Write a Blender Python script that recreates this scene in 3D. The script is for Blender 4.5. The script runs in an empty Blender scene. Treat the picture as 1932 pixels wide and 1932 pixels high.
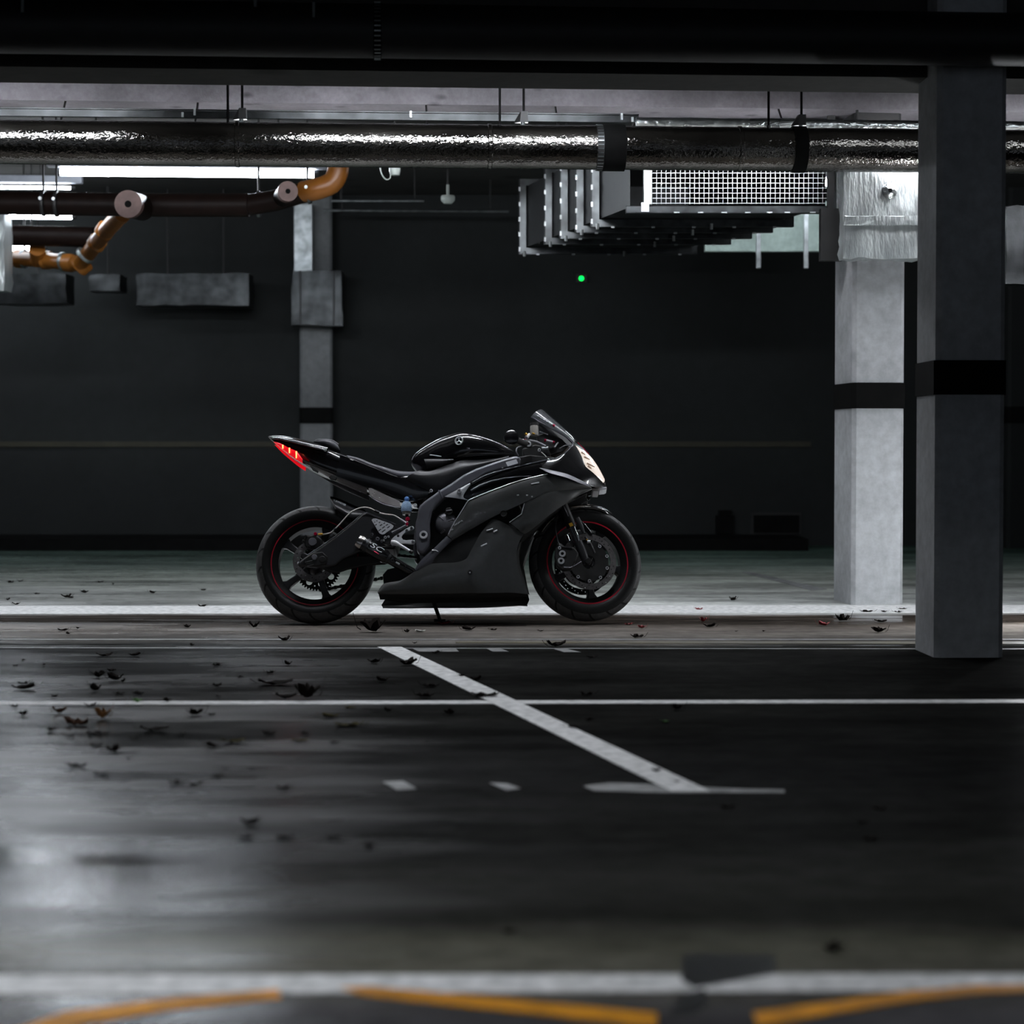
import bpy, bmesh, math, random
from mathutils import Vector, Matrix
random.seed(7)
S = bpy.context.scene
C = S.collection
# ------------------------------------------------------------------ camera
F = 4000.0            # focal length in pixels of the 1932 px frame
HZ = 847.0            # horizon row
CAMH = 0.90
PITCH = math.atan((966 - HZ) / F)
cam_d = bpy.data.cameras.new('camera')
cam_d.sensor_width = 24.0
cam_d.sensor_height = 24.0
cam_d.lens = 24.0 * F / 1932.0
cam_d.clip_start = 0.05
cam_d.clip_end = 200
cam_d.dof.use_dof = True
cam_d.dof.focus_distance = 10.75
cam_d.dof.aperture_fstop = 1.7
cam = bpy.data.objects.new('camera', cam_d)
C.objects.link(cam)
cam.location = (0, 0, CAMH)
cam.rotation_euler = (math.pi / 2 - PITCH, 0, 0)
S.camera = cam
# ------------------------------------------------------------------ world, exposure
S.view_settings.view_transform = 'Standard'
S.view_settings.look = 'None'
S.view_settings.gamma = 1.0
S.view_settings.use_curve_mapping = False
S.view_settings.exposure = 0.0
W = bpy.data.worlds.new('world')
S.world = W
W.use_nodes = True
W.node_tree.nodes['Background'].inputs['Color'].default_value = (0.75, 0.85, 1.0, 1)
W.node_tree.nodes['Background'].inputs['Strength'].default_value = 0.24
KEY_L = 46.0          # radiance of the tubes at the back left
BAY_L = 160.0         # radiance of the tubes of the bay over the motorcycle and of the lane
S.cycles.max_bounces = 5
S.cycles.diffuse_bounces = 3
S.cycles.glossy_bounces = 3
S.cycles.transmission_bounces = 2
S.cycles.caustics_reflective = False
S.cycles.caustics_refractive = False
S.cycles.use_adaptive_sampling = True
S.cycles.adaptive_threshold = 0.03
S.cycles.use_light_tree = False
# ------------------------------------------------------------------ geometry of the view
CP, SP = math.cos(PITCH), math.sin(PITCH)
def ray(u, v):
    x = (u - 966) / F
    y = -(v - 966) / F
    return Vector((x, CP + y * SP, -SP + y * CP))
CAMO = Vector((0, 0, CAMH))
def P(u, v, Y):                      # point at world distance Y seen at pixel u, v
    d = ray(u, v)
    return CAMO + d * (Y / d.y)
def G(u, v, z=0.0):                  # point on the floor (or a level z)
    d = ray(u, v)
    return CAMO + d * ((z - CAMH) / d.z)
# ------------------------------------------------------------------ materials
def ramp(nt, fac, stops, mode='LINEAR'):
    n = nt.nodes.new('ShaderNodeValToRGB')
    n.color_ramp.interpolation = mode
    e = n.color_ramp.elements
    while len(e) > 1:
        e.remove(e[0])
    first = True
    for p, c in stops:
        c = (c, c, c, 1) if isinstance(c, (int, float)) else (c[0], c[1], c[2], 1)
        if first:
            e[0].position = p; e[0].color = c; first = False
        else:
            k = e.new(p); k.color = c
    nt.links.new(fac, n.inputs['Fac'])
    return n.outputs['Color']
def math_n(nt, op, a, b=None, clamp=False):
    n = nt.nodes.new('ShaderNodeMath'); n.operation = op; n.use_clamp = clamp
    for i, x in enumerate((a, b)):
        if x is None: continue
        if isinstance(x, (int, float)): n.inputs[i].default_value = x
        else: nt.links.new(x, n.inputs[i])
    return n.outputs[0]
def mixc(nt, fac, a, b, blend='MIX'):
    n = nt.nodes.new('ShaderNodeMix'); n.data_type = 'RGBA'; n.blend_type = blend
    def put(s, x):
        if isinstance(x, (int, float)): s.default_value = x if s.type == 'VALUE' else (x, x, x, 1)
        elif isinstance(x, tuple): s.default_value = (x[0], x[1], x[2], 1)
        else: nt.links.new(x, s)
    put(n.inputs[0], fac); put(n.inputs[6], a); put(n.inputs[7], b)
    return n.outputs[2]
def noise(nt, vec, scale, detail=1.5, rough=0.55, dist=0.0):
    n = nt.nodes.new('ShaderNodeTexNoise')
    n.inputs['Scale'].default_value = scale; n.inputs['Detail'].default_value = detail
    n.inputs['Roughness'].default_value = rough; n.inputs['Distortion'].default_value = dist
    if vec is not None: nt.links.new(vec, n.inputs['Vector'])
    return n.outputs['Fac']
def mapping(nt, vec, scale=(1, 1, 1), loc=(0, 0, 0)):
    n = nt.nodes.new('ShaderNodeMapping')
    n.inputs['Scale'].default_value = scale; n.inputs['Location'].default_value = loc
    nt.links.new(vec, n.inputs['Vector'])
    return n.outputs[0]
def bump(nt, h, strength, dist=0.01):
    n = nt.nodes.new('ShaderNodeBump')
    n.inputs['Strength'].default_value = strength; n.inputs['Distance'].default_value = dist
    nt.links.new(h, n.inputs['Height'])
    return n.outputs[0]
MATS = {}
def mat(name, col, rough=0.5, metal=0.0, var=0.15, scale=12.0, bmp=0.0, bscale=60.0, bdist=0.004,
        spec=0.5, coat=0.0, coat_r=0.05, emit=None, estr=0.0, trans=0.0, stretch=(1, 1, 1), rvar=0.0, alpha=1.0):
    if name in MATS: return MATS[name]
    m = bpy.data.materials.new(name); m.use_nodes = True
    nt = m.node_tree
    if name.startswith('lit_'):               # lamp tubes: a plain emission node
        nt.nodes.remove(nt.nodes['Principled BSDF'])
        en = nt.nodes.new('ShaderNodeEmission')
        en.inputs['Color'].default_value = (*emit, 1); en.inputs['Strength'].default_value = estr
        nt.links.new(en.outputs[0], nt.nodes['Material Output'].inputs['Surface'])
        MATS[name] = m
        return m
    if emit: m.cycles.emission_sampling = 'NONE'
    b = nt.nodes['Principled BSDF']
    tc = nt.nodes.new('ShaderNodeTexCoord').outputs['Object']
    tc = mapping(nt, tc, stretch)
    f = noise(nt, tc, scale)
    lo = tuple(c * (1 - var) for c in col); hi = tuple(min(1, c * (1 + var)) for c in col)
    nt.links.new(ramp(nt, f, [(0.3, lo), (0.7, hi)]), b.inputs['Base Color'])
    b.inputs['Roughness'].default_value = rough
    if rvar:
        f2 = noise(nt, tc, scale * 0.7, 1.5)
        nt.links.new(ramp(nt, f2, [(0.3, max(0.02, rough - rvar)), (0.7, min(1, rough + rvar))]), b.inputs['Roughness'])
    b.inputs['Metallic'].default_value = metal
    b.inputs['Specular IOR Level'].default_value = spec
    b.inputs['Coat Weight'].default_value = coat
    b.inputs['Coat Roughness'].default_value = coat_r
    b.inputs['Transmission Weight'].default_value = trans
    b.inputs['Alpha'].default_value = alpha
    if bmp:
        h = noise(nt, tc, bscale, 2.5)
        nt.links.new(bump(nt, h, bmp, bdist), b.inputs['Normal'])
    if emit:
        b.inputs['Emission Color'].default_value = (*emit, 1)
        b.inputs['Emission Strength'].default_value = estr
    MATS[name] = m
    return m
# ------------------------------------------------------------------ mesh helpers
def link(name, me, m=None, parent=None, smooth=False):
    o = bpy.data.objects.new(name, me)
    C.objects.link(o)
    if m is not None: me.materials.append(m)
    if parent is not None: o.parent = parent
    if smooth:
        for p in me.polygons: p.use_smooth = True
    return o
def fix(me):
    bm = bmesh.new(); bm.from_mesh(me)
    bmesh.ops.recalc_face_normals(bm, faces=bm.faces)
    bm.to_mesh(me); bm.free()
def raw(name, vs, fs, m, parent=None, smooth=False, auto=None):
    me = bpy.data.meshes.new(name)
    me.from_pydata([tuple(v) for v in vs], [], fs)
    me.validate()
    fix(me)
    o = link(name, me, m, parent, smooth)
    if auto: sharp(o, auto)
    return o
def sharp(o, deg=35):
    me = o.data
    for p in me.polygons: p.use_smooth = True
    try: me.set_sharp_from_angle(angle=math.radians(deg))
    except Exception: pass
def bev(o, w, seg=2, ang=30):
    md = o.modifiers.new('bevel', 'BEVEL'); md.width = w; md.segments = seg
    md.limit_method = 'ANGLE'; md.angle_limit = math.radians(ang)
    sharp(o, 50)
    return o
def box_data(cx, cy, cz, sx, sy, sz):
    vs = [(cx + i * sx / 2, cy + j * sy / 2, cz + k * sz / 2) for i in (-1, 1) for j in (-1, 1) for k in (-1, 1)]
    fs = [(0, 1, 3, 2), (4, 6, 7, 5), (0, 4, 5, 1), (2, 3, 7, 6), (0, 2, 6, 4), (1, 5, 7, 3)]
    return vs, fs
def box(name, c, s, m, parent=None, bevel=0.0, rotz=0.0):
    vs, fs = box_data(0, 0, 0, *s)
    o = raw(name, vs, fs, m, parent)
    o.location = c; o.rotation_euler = (0, 0, rotz)
    if bevel: bev(o, bevel)
    return o
def merge(parts):
    V, Fc = [], []
    for vs, fs in parts:
        k = len(V); V += list(vs); Fc += [tuple(i + k for i in f) for f in fs]
    return V, Fc
def catmull(pts, n):
    pts = [Vector(p) for p in pts]
    out = []
    L = [0.0]
    for a, b in zip(pts, pts[1:]): L.append(L[-1] + (b - a).length)
    T = L[-1] or 1
    for i in range(n):
        s = T * i / (n - 1)
        k = 0
        while k < len(pts) - 2 and L[k + 1] < s: k += 1
        seg = (L[k + 1] - L[k]) or 1
        t = (s - L[k]) / seg
        p0 = pts[max(0, k - 1)]; p1 = pts[k]; p2 = pts[k + 1]; p3 = pts[min(len(pts) - 1, k + 2)]
        out.append(0.5 * ((2 * p1) + (p2 - p0) * t + (2 * p0 - 5 * p1 + 4 * p2 - p3) * t * t + (3 * p1 - p0 - 3 * p2 + p3) * t ** 3))
    return out
def linear(pts, n):
    pts = [Vector(p) for p in pts]
    L = [0.0]
    for a, b in zip(pts, pts[1:]): L.append(L[-1] + (b - a).length)
    T = L[-1] or 1
    out = []
    for i in range(n):
        s = T * i / (n - 1); k = 0
        while k < len(pts) - 2 and L[k + 1] < s: k += 1
        seg = (L[k + 1] - L[k]) or 1
        out.append(pts[k].lerp(pts[k + 1], (s - L[k]) / seg))
    return out
def tube_data(pts, r, segs=10, cap=True):
    pts = [Vector(p) for p in pts]
    n = len(pts)
    rs = r if isinstance(r, (list, tuple)) else [r] * n
    vs, fs = [], []
    t0 = (pts[1] - pts[0]).normalized()
    up = Vector((0, 0, 1)) if abs(t0.z) < 0.9 else Vector((1, 0, 0))
    nrm = t0.cross(up).normalized()
    for i in range(n):
        if i == 0: t = (pts[1] - pts[0])
        elif i == n - 1: t = (pts[-1] - pts[-2])
        else: t = (pts[i + 1] - pts[i - 1])
        t.normalize()
        nrm = (nrm - t * nrm.dot(t)).normalized()
        bi = t.cross(nrm)
        for k in range(segs):
            a = 2 * math.pi * k / segs
            vs.append(pts[i] + (nrm * math.cos(a) + bi * math.sin(a)) * rs[i])
    for i in range(n - 1):
        for k in range(segs):
            k2 = (k + 1) % segs
            fs.append((i * segs + k, i * segs + k2, (i + 1) * segs + k2, (i + 1) * segs + k))
    if cap:
        fs.append(tuple(range(segs)))
        fs.append(tuple((n - 1) * segs + k for k in range(segs)))
    return vs, fs
def tube(name, pts, r, m, parent=None, segs=12, smooth_n=0):
    if smooth_n: pts = catmull(pts, smooth_n)
    vs, fs = tube_data(pts, r, segs)
    return raw(name, vs, fs, m, parent, auto=40)
def lathe_data(prof, segs=48, axis='y', closed=True, off=(0, 0, 0)):
    # prof: list of (radius, along axis); closed loops join last to first
    vs, fs = [], []
    n = len(prof)
    for k in range(segs):
        a = 2 * math.pi * k / segs
        ca, sa = math.cos(a), math.sin(a)
        for r, h in prof:
            p = {'y': (r * ca, h, r * sa), 'z': (r * ca, r * sa, h), 'x': (h, r * ca, r * sa)}[axis]
            vs.append((p[0] + off[0], p[1] + off[1], p[2] + off[2]))
    for k in range(segs):
        k2 = (k + 1) % segs
        for i in range(n if closed else n - 1):
            j = (i + 1) % n
            fs.append((k * n + i, k * n + j, k2 * n + j, k2 * n + i))
    if not closed:
        for end in (0, n - 1):
            fs.append(tuple(k * n + end for k in range(segs)))
    return vs, fs
def lathe(name, prof, m, parent=None, segs=48, axis='y', closed=True, off=(0, 0, 0), auto=40):
    vs, fs = lathe_data(prof, segs, axis, closed, off)
    return raw(name, vs, fs, m, parent, auto=auto)
def tag(o, label, cat, group=None, kind=None):
    o['label'] = label
    if cat: o['category'] = cat
    if group: o['group'] = group
    if kind: o['kind'] = kind
    return o
def thing(name, label, cat, loc=(0, 0, 0), rotz=0.0, group=None):
    o = bpy.data.objects.new(name, None)
    C.objects.link(o); o.location = loc; o.rotation_euler = (0, 0, rotz)
    o.empty_display_size = 0.2
    return tag(o, label, cat, group)
def struct(o, label=None):
    o['kind'] = 'structure'
    if label: o['label'] = label
    return o
def copy_tree(o, parent=None):
    c = o.copy(); C.objects.link(c)
    if parent is not None: c.parent = parent
    for ch in list(o.children): copy_tree(ch, c)
    return c
def plate_data(outline, depth_vec, holes=()):
    """outline, holes: lists of 3D points in one plane; extruded along depth_vec"""
    bm = bmesh.new()
    loops = [outline] + list(holes)
    edges = []
    for lp in loops:
        vv = [bm.verts.new(p) for p in lp]
        for i in range(len(vv)):
            edges.append(bm.edges.new((vv[i], vv[(i + 1) % len(vv)])))
    if holes:
        bmesh.ops.triangle_fill(bm, use_beauty=True, use_dissolve=False, edges=edges)
    else:
        bm.faces.new(bm.verts[:])
    ret = bmesh.ops.extrude_face_region(bm, geom=bm.faces[:])
    nv = [g for g in ret['geom'] if isinstance(g, bmesh.types.BMVert)]
    bmesh.ops.translate(bm, verts=nv, vec=depth_vec)
    bmesh.ops.recalc_face_normals(bm, faces=bm.faces)
    return bm
def plate(name, outline, depth_vec, m, parent=None, holes=(), bevel=0.0, seg=2):
    bm = plate_data(outline, depth_vec, holes)
    me = bpy.data.meshes.new(name); bm.to_mesh(me); bm.free()
    o = link(name, me, m, parent)
    if bevel: bev(o, bevel, seg, 40)
    return o
def text(name, body, size, origin, xdir, ydir, m, parent=None, ext=0.0008, shear=0.0, align='LEFT', sx=1.0):
    cu = bpy.data.curves.new(name, 'FONT')
    cu.body = body; cu.size = size; cu.extrude = ext; cu.shear = shear
    cu.align_x = align; cu.align_y = 'CENTER'
    o = bpy.data.objects.new(name, cu); C.objects.link(o)
    cu.materials.append(m)
    x = Vector(xdir).normalized(); y = Vector(ydir); y = (y - x * y.dot(x)).normalized(); z = x.cross(y)
    M = Matrix(((x.x * sx, y.x, z.x, origin[0]), (x.y * sx, y.y, z.y, origin[1]), (x.z * sx, y.z, z.z, origin[2]), (0, 0, 0, 1)))
    bpy.context.view_layer.update()
    me = bpy.data.meshes.new_from_object(o.evaluated_get(bpy.context.evaluated_depsgraph_get()))
    bpy.data.objects.remove(o)
    me.name = name
    o = bpy.data.objects.new(name, me); C.objects.link(o)
    if not me.materials: me.materials.append(m)
    if parent is not None: o.parent = parent
    o.matrix_local = M
    return o
# ------------------------------------------------------------------ scene materials
def floor_material():
    m = bpy.data.materials.new('floor_concrete'); m.use_nodes = True
    nt = m.node_tree; b = nt.nodes['Principled BSDF']
    tc = nt.nodes.new('ShaderNodeTexCoord').outputs['Object']
    sep = nt.nodes.new('ShaderNodeSeparateXYZ'); nt.links.new(tc, sep.inputs[0])
    wob = noise(nt, mapping(nt, tc, (0.35, 1.0, 1.0)), 1.3, 3)
    wob = math_n(nt, 'MULTIPLY', math_n(nt, 'SUBTRACT', wob, 0.5), 0.55)
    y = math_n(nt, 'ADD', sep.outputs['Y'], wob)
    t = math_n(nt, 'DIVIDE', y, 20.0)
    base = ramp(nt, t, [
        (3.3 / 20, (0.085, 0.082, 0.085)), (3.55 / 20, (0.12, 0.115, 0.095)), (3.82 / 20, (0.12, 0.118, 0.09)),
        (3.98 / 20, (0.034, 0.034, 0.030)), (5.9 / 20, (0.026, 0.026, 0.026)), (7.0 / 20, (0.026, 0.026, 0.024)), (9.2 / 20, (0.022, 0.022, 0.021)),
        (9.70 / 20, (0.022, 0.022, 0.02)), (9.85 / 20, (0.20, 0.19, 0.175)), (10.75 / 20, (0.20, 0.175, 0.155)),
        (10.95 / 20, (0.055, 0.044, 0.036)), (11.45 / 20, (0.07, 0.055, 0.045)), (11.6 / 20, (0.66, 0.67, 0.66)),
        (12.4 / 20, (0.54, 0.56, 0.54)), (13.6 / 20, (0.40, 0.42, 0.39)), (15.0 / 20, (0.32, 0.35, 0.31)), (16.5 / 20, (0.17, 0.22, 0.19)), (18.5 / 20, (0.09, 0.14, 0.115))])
    n1 = noise(nt, mapping(nt, tc, (0.5, 1.6, 1.0)), 1.1, 4, 0.62)
    n2 = noise(nt, tc, 9.0, 3.5, 0.65)
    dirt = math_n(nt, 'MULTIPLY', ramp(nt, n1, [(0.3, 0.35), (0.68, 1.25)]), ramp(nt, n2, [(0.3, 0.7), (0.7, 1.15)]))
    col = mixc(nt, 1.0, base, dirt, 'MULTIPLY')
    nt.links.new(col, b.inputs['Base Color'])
    # wetness: puddle strip and patches; the slanted left mask shapes lamp sheen into the gloss
    w1 = noise(nt, mapping(nt, tc, (0.30, 0.9, 1.0), (3.1, 1.7, 0)), 1.5, 4, 0.6, 0.3)
    w2 = noise(nt, mapping(nt, tc, (0.5, 2.2, 1.0), (7.7, 0.4, 0)), 2.6, 3, 0.6)
    rough = ramp(nt, w1, [(0.36, 0.17), (0.50, 0.26), (0.64, 0.42)])
    rough = math_n(nt, 'MULTIPLY', rough, ramp(nt, w2, [(0.35, 0.72), (0.65, 1.15)]))
    strip = ramp(nt, math_n(nt, 'DIVIDE', y, 20.0), [(10.90 / 20, 0.0), (11.0 / 20, 1.0), (11.42 / 20, 1.0), (11.56 / 20, 0.0)])
    edge = ramp(nt, math_n(nt, 'DIVIDE', y, 20.0), [(9.62 / 20, 0.0), (9.68 / 20, 0.8), (9.74 / 20, 0.0)])
    fore = ramp(nt, math_n(nt, 'DIVIDE', y, 20.0), [(4.15 / 20, 0.0), (4.4 / 20, 0.7), (4.85 / 20, 0.7), (4.95 / 20, 0.0)])
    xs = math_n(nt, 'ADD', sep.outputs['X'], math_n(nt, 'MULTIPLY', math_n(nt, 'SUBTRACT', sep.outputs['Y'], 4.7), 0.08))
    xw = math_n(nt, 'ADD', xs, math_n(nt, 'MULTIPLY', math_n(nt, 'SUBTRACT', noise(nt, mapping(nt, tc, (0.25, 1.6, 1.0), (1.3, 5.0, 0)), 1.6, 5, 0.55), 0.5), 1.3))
    sheen_mask = ramp(nt, math_n(nt, 'DIVIDE', math_n(nt, 'ADD', xw, 4.0), 8.0), [((4 - 1.2) / 8, 1.0), ((4 - 0.75) / 8, 0.55), ((4 - 0.15) / 8, 0.04), ((4 + 0.5) / 8, 0.0)])  # gloss kept to the left, where the lamp sheen should fall
    fore = math_n(nt, 'MULTIPLY', fore, sheen_mask)
    rough = math_n(nt, 'MULTIPLY', rough, ramp(nt, sheen_mask, [(0.0, 1.35), (1.0, 0.95)]))
    wet = math_n(nt, 'ADD', math_n(nt, 'ADD', strip, edge), fore, True)  # the fore part follows the left sheen mask
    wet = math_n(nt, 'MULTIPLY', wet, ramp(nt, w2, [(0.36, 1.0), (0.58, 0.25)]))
    nr = nt.nodes.new('ShaderNodeMix'); nr.data_type = 'FLOAT'
    nt.links.new(wet, nr.inputs[0]); nt.links.new(rough, nr.inputs[2]); nr.inputs[3].default_value = 0.07
    nt.links.new(nr.outputs[0], b.inputs['Roughness'])
    h = noise(nt, tc, 42.0, 2.5, 0.7)
    h2 = noise(nt, tc, 5.0, 1.5)
    hh = math_n(nt, 'ADD', h, math_n(nt, 'MULTIPLY', h2, 1.5))
    bn = nt.nodes.new('ShaderNodeBump'); bn.inputs['Distance'].default_value = 0.004
    nt.links.new(hh, bn.inputs['Height'])
    nt.links.new(math_n(nt, 'MULTIPLY', math_n(nt, 'SUBTRACT', 1.0, wet), 0.22), bn.inputs['Strength'])
    nt.links.new(bn.outputs[0], b.inputs['Normal'])
    b.inputs['Specular IOR Level'].default_value = 0.5
    # dry concrete is matt, the water and sheen over it are glossy: mix the two by wetness and the left sheen mask
    dry = nt.nodes.new('ShaderNodeBsdfDiffuse')
    nt.links.new(col, dry.inputs['Color']); nt.links.new(bn.outputs[0], dry.inputs['Normal'])
    film_and_sheen = math_n(nt, 'MAXIMUM', math_n(nt, 'ADD', math_n(nt, 'MULTIPLY', sheen_mask, 0.85), 0.012), wet)
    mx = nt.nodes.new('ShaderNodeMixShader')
    nt.links.new(film_and_sheen, mx.inputs[0]); nt.links.new(dry.outputs[0], mx.inputs[1]); nt.links.new(b.outputs[0], mx.inputs[2])
    nt.links.new(mx.outputs[0], nt.nodes['Material Output'].inputs['Surface'])
    return m
def concrete(name, col, scale=1.6, spots=True, rough=0.85):
    m = bpy.data.materials.new(name); m.use_nodes = True
    nt = m.node_tree; b = nt.nodes['Principled BSDF']
    tc = nt.nodes.new('ShaderNodeTexCoord').outputs['Object']
    n1 = noise(nt, tc, scale, 4, 0.6)
    n2 = noise(nt, tc, scale * 14, 3, 0.65)
    f = math_n(nt, 'MULTIPLY', ramp(nt, n1, [(0.33, 0.62), (0.66, 1.1)]), ramp(nt, n2, [(0.3, 0.82), (0.7, 1.1)]))
    if spots:
        v = nt.nodes.new('ShaderNodeTexVoronoi'); v.inputs['Scale'].default_value = scale * 1.7
        nt.links.new(mapping(nt, tc, (1, 1, 2.2)), v.inputs['Vector'])
        f = math_n(nt, 'MULTIPLY', f, ramp(nt, v.outputs['Distance'], [(0.06, 0.38), (0.20, 1.0)]))
    nt.links.new(mixc(nt, 1.0, tuple(col), f, 'MULTIPLY'), b.inputs['Base Color'])
    b.inputs['Roughness'].default_value = rough
    nt.links.new(bump(nt, noise(nt, tc, scale * 30, 2), 0.25, 0.004), b.inputs['Normal'])
    return m
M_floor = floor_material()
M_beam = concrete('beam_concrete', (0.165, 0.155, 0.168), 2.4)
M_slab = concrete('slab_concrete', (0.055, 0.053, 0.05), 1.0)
M_wall = concrete('wall_paint', (0.011, 0.0135, 0.0135), 0.7, False)
M_walldark = concrete('wall_dark', (0.03, 0.03, 0.03), 0.7, False)
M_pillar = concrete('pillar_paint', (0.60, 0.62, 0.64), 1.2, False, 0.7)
M_pillshade = concrete('pillar_shaded_paint', (0.20, 0.21, 0.215), 1.2, False, 0.7)  # darker copy of the pillar paint, standing in for duct shade
M_band = mat('black_rubber', (0.006, 0.006, 0.006), 0.8, var=0.2, spec=0.06)
M_ductz = mat('duct_steel', (0.055, 0.06, 0.062), 0.30, 0.85, var=0.35, scale=14)
M_black = mat('black_steel', (0.012, 0.012, 0.012), 0.55, 0.0, var=0.3, bmp=0.1)
M_zinc = mat('zinc_steel', (0.42, 0.45, 0.45), 0.42, 0.9, var=0.2, scale=20, bmp=0.08, bscale=90)
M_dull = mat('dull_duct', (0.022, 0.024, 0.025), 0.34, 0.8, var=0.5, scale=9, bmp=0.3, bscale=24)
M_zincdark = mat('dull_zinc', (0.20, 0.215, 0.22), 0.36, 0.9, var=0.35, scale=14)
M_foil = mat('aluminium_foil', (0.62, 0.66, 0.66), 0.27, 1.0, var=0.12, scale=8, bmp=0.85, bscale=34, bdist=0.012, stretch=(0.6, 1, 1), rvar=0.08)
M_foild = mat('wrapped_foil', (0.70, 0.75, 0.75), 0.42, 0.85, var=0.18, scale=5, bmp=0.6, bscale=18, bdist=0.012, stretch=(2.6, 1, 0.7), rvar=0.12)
M_foilp = mat('pipe_foil', (0.16, 0.152, 0.14), 0.13, 1.0, var=0.3, scale=6, bmp=0.75, bscale=58, bdist=0.0055, stretch=(0.8, 1.0, 1.0), rvar=0.10)
M_pvc = mat('orange_plastic', (0.24, 0.085, 0.012), 0.38, 0.0, var=0.12, scale=6)
M_pvcdark = mat('brown_plastic', (0.008, 0.004, 0.003), 0.5, var=0.2, spec=0.12)
M_pvcend = mat('faded_plastic', (0.13, 0.075, 0.065), 0.55, 0.0, var=0.15, scale=20)
M_white = mat('white_paint', (0.78, 0.80, 0.79), 0.5, var=0.28, scale=26, bmp=0.1, bscale=60)
M_worn_and_glint = mat('worn_white_paint_and_glint', (0.17, 0.175, 0.175), 0.55, var=0.5, scale=14)
M_yellow = mat('yellow_paint', (0.66, 0.27, 0.006), 0.5, var=0.3, scale=12)
M_yelloww = mat('worn_yellow_paint', (0.07, 0.058, 0.025), 0.55, var=0.5, scale=6)
M_darkpatch = mat('dark_floor_patch', (0.010, 0.010, 0.010), 0.5, var=0.3)
M_lampbody = mat('lamp_body', (0.35, 0.37, 0.42), 0.45, var=0.1)
M_tube = mat('lit_tube', (0.9, 0.9, 0.9), 0.4, emit=(0.86, 0.93, 1.0), estr=KEY_L, var=0.02)
M_tubebay = mat('lit_tube_bay', (0.9, 0.9, 0.9), 0.4, emit=(0.90, 0.94, 1.0), estr=BAY_L, var=0.02)
M_plw = mat('white_plastic', (0.45, 0.50, 0.47), 0.4, var=0.1)

A4 = math.radians(3.9)
D4 = Vector((math.cos(A4), math.sin(A4), 0))
# ------------------------------------------------------------------ floor, walls, ceiling
def slab_box(name, x0, x1, y0, y1, z0, z1, m):
    vs, fs = box_data((x0 + x1) / 2, (y0 + y1) / 2, (z0 + z1) / 2, x1 - x0, y1 - y0, z1 - z0)
    return raw(name, vs, fs, m)
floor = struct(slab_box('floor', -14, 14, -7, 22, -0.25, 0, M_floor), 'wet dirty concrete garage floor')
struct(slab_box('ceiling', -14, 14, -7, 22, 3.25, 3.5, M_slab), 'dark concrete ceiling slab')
struct(slab_box('wall_back', -14, 14, 19.72, 20.0, 0, 3.25, M_wall), 'dark painted concrete wall behind the motorcycle')
struct(slab_box('wall_left', -14.3, -14, -7, 22, 0, 3.25, M_walldark))
struct(slab_box('wall_right', 14, 14.3, -7, 22, 0, 3.25, M_walldark))
struct(slab_box('baseboard_back', -14, 2.62, 18.72, 19.72, 0, 0.105, M_band), 'low black kerb at the foot of the back wall')
# dark yellow stripe on the back wall
a = P(-200, 833, 19.70); c = P(1530, 843, 19.70)
struct(slab_box('trim_1', a.x, c.x, 19.705, 19.72, c.z, a.z, mat('wall_stripe', (0.026, 0.024, 0.012), 0.7)), 'faded yellow stripe on the back wall')
# ------------------------------------------------------------------ pillars
def octo(w, d, c):
    w, d = w / 2, d / 2
    return [(-w + c, -d), (w - c, -d), (w, -d + c), (w, d - c), (w - c, d), (-w + c, d), (-w, d - c), (-w, -d + c)]
def prismz(pts, z0, z1):
    n = len(pts)
    vs = [(x, y, z0) for x, y in pts] + [(x, y, z1) for x, y in pts]
    fs = [tuple(range(n)), tuple(range(n, 2 * n))] + [(i, (i + 1) % n, n + (i + 1) % n, n + i) for i in range(n)]
    return vs, fs
def pillar(label, u_l, u_r, vbase, d, yaw, z_top=3.25, m=None):
    fl, fr = G(u_l, vbase), G(u_r, vbase)
    w = (fr - fl).length
    cx = (fl.x + fr.x) / 2; y = fl.y
    t = thing('pillar', label, 'pillar', (cx, y, 0), yaw)
    vs, fs = prismz([(x, yy + d / 2) for x, yy in octo(w, d, 0.022)], 0, z_top)
    raw('shaft', vs, fs, m or M_pillar, t)
    vs, fs = prismz([(x, yy + d / 2) for x, yy in octo(w + 0.014, d + 0.014, 0.026)], 1.133, 1.281)
    raw('band', vs, fs, M_band, t)
    return t, cx, y, w
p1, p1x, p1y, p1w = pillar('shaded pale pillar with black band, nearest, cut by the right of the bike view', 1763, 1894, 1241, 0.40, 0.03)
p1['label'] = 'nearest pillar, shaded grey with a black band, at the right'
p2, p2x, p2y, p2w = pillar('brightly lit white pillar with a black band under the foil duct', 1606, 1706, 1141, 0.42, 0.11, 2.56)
raw('added_dark_head', *prismz([(x * 0.9, (yy + 0.21) * 0.9 + 0.03) for x, yy in octo(p2w, 0.42, 0.022)], 2.56, 3.25), M_black, p2)  # added black top section so the lit shaft looks dark under the beam
p3, p3x, p3y, p3w = pillar('farthest pillar, darkened as if shaded, with black band, behind the motorcycle tail', 567, 628, 1032, 0.42, 0.10, 3.25, M_pillshade)
p4, _, _, _ = pillar('dim far pillar sliver seen past the right edge of the nearest pillar', 1900, 1958, 1035, 0.42, 0.10, 3.25, M_wall)
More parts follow.
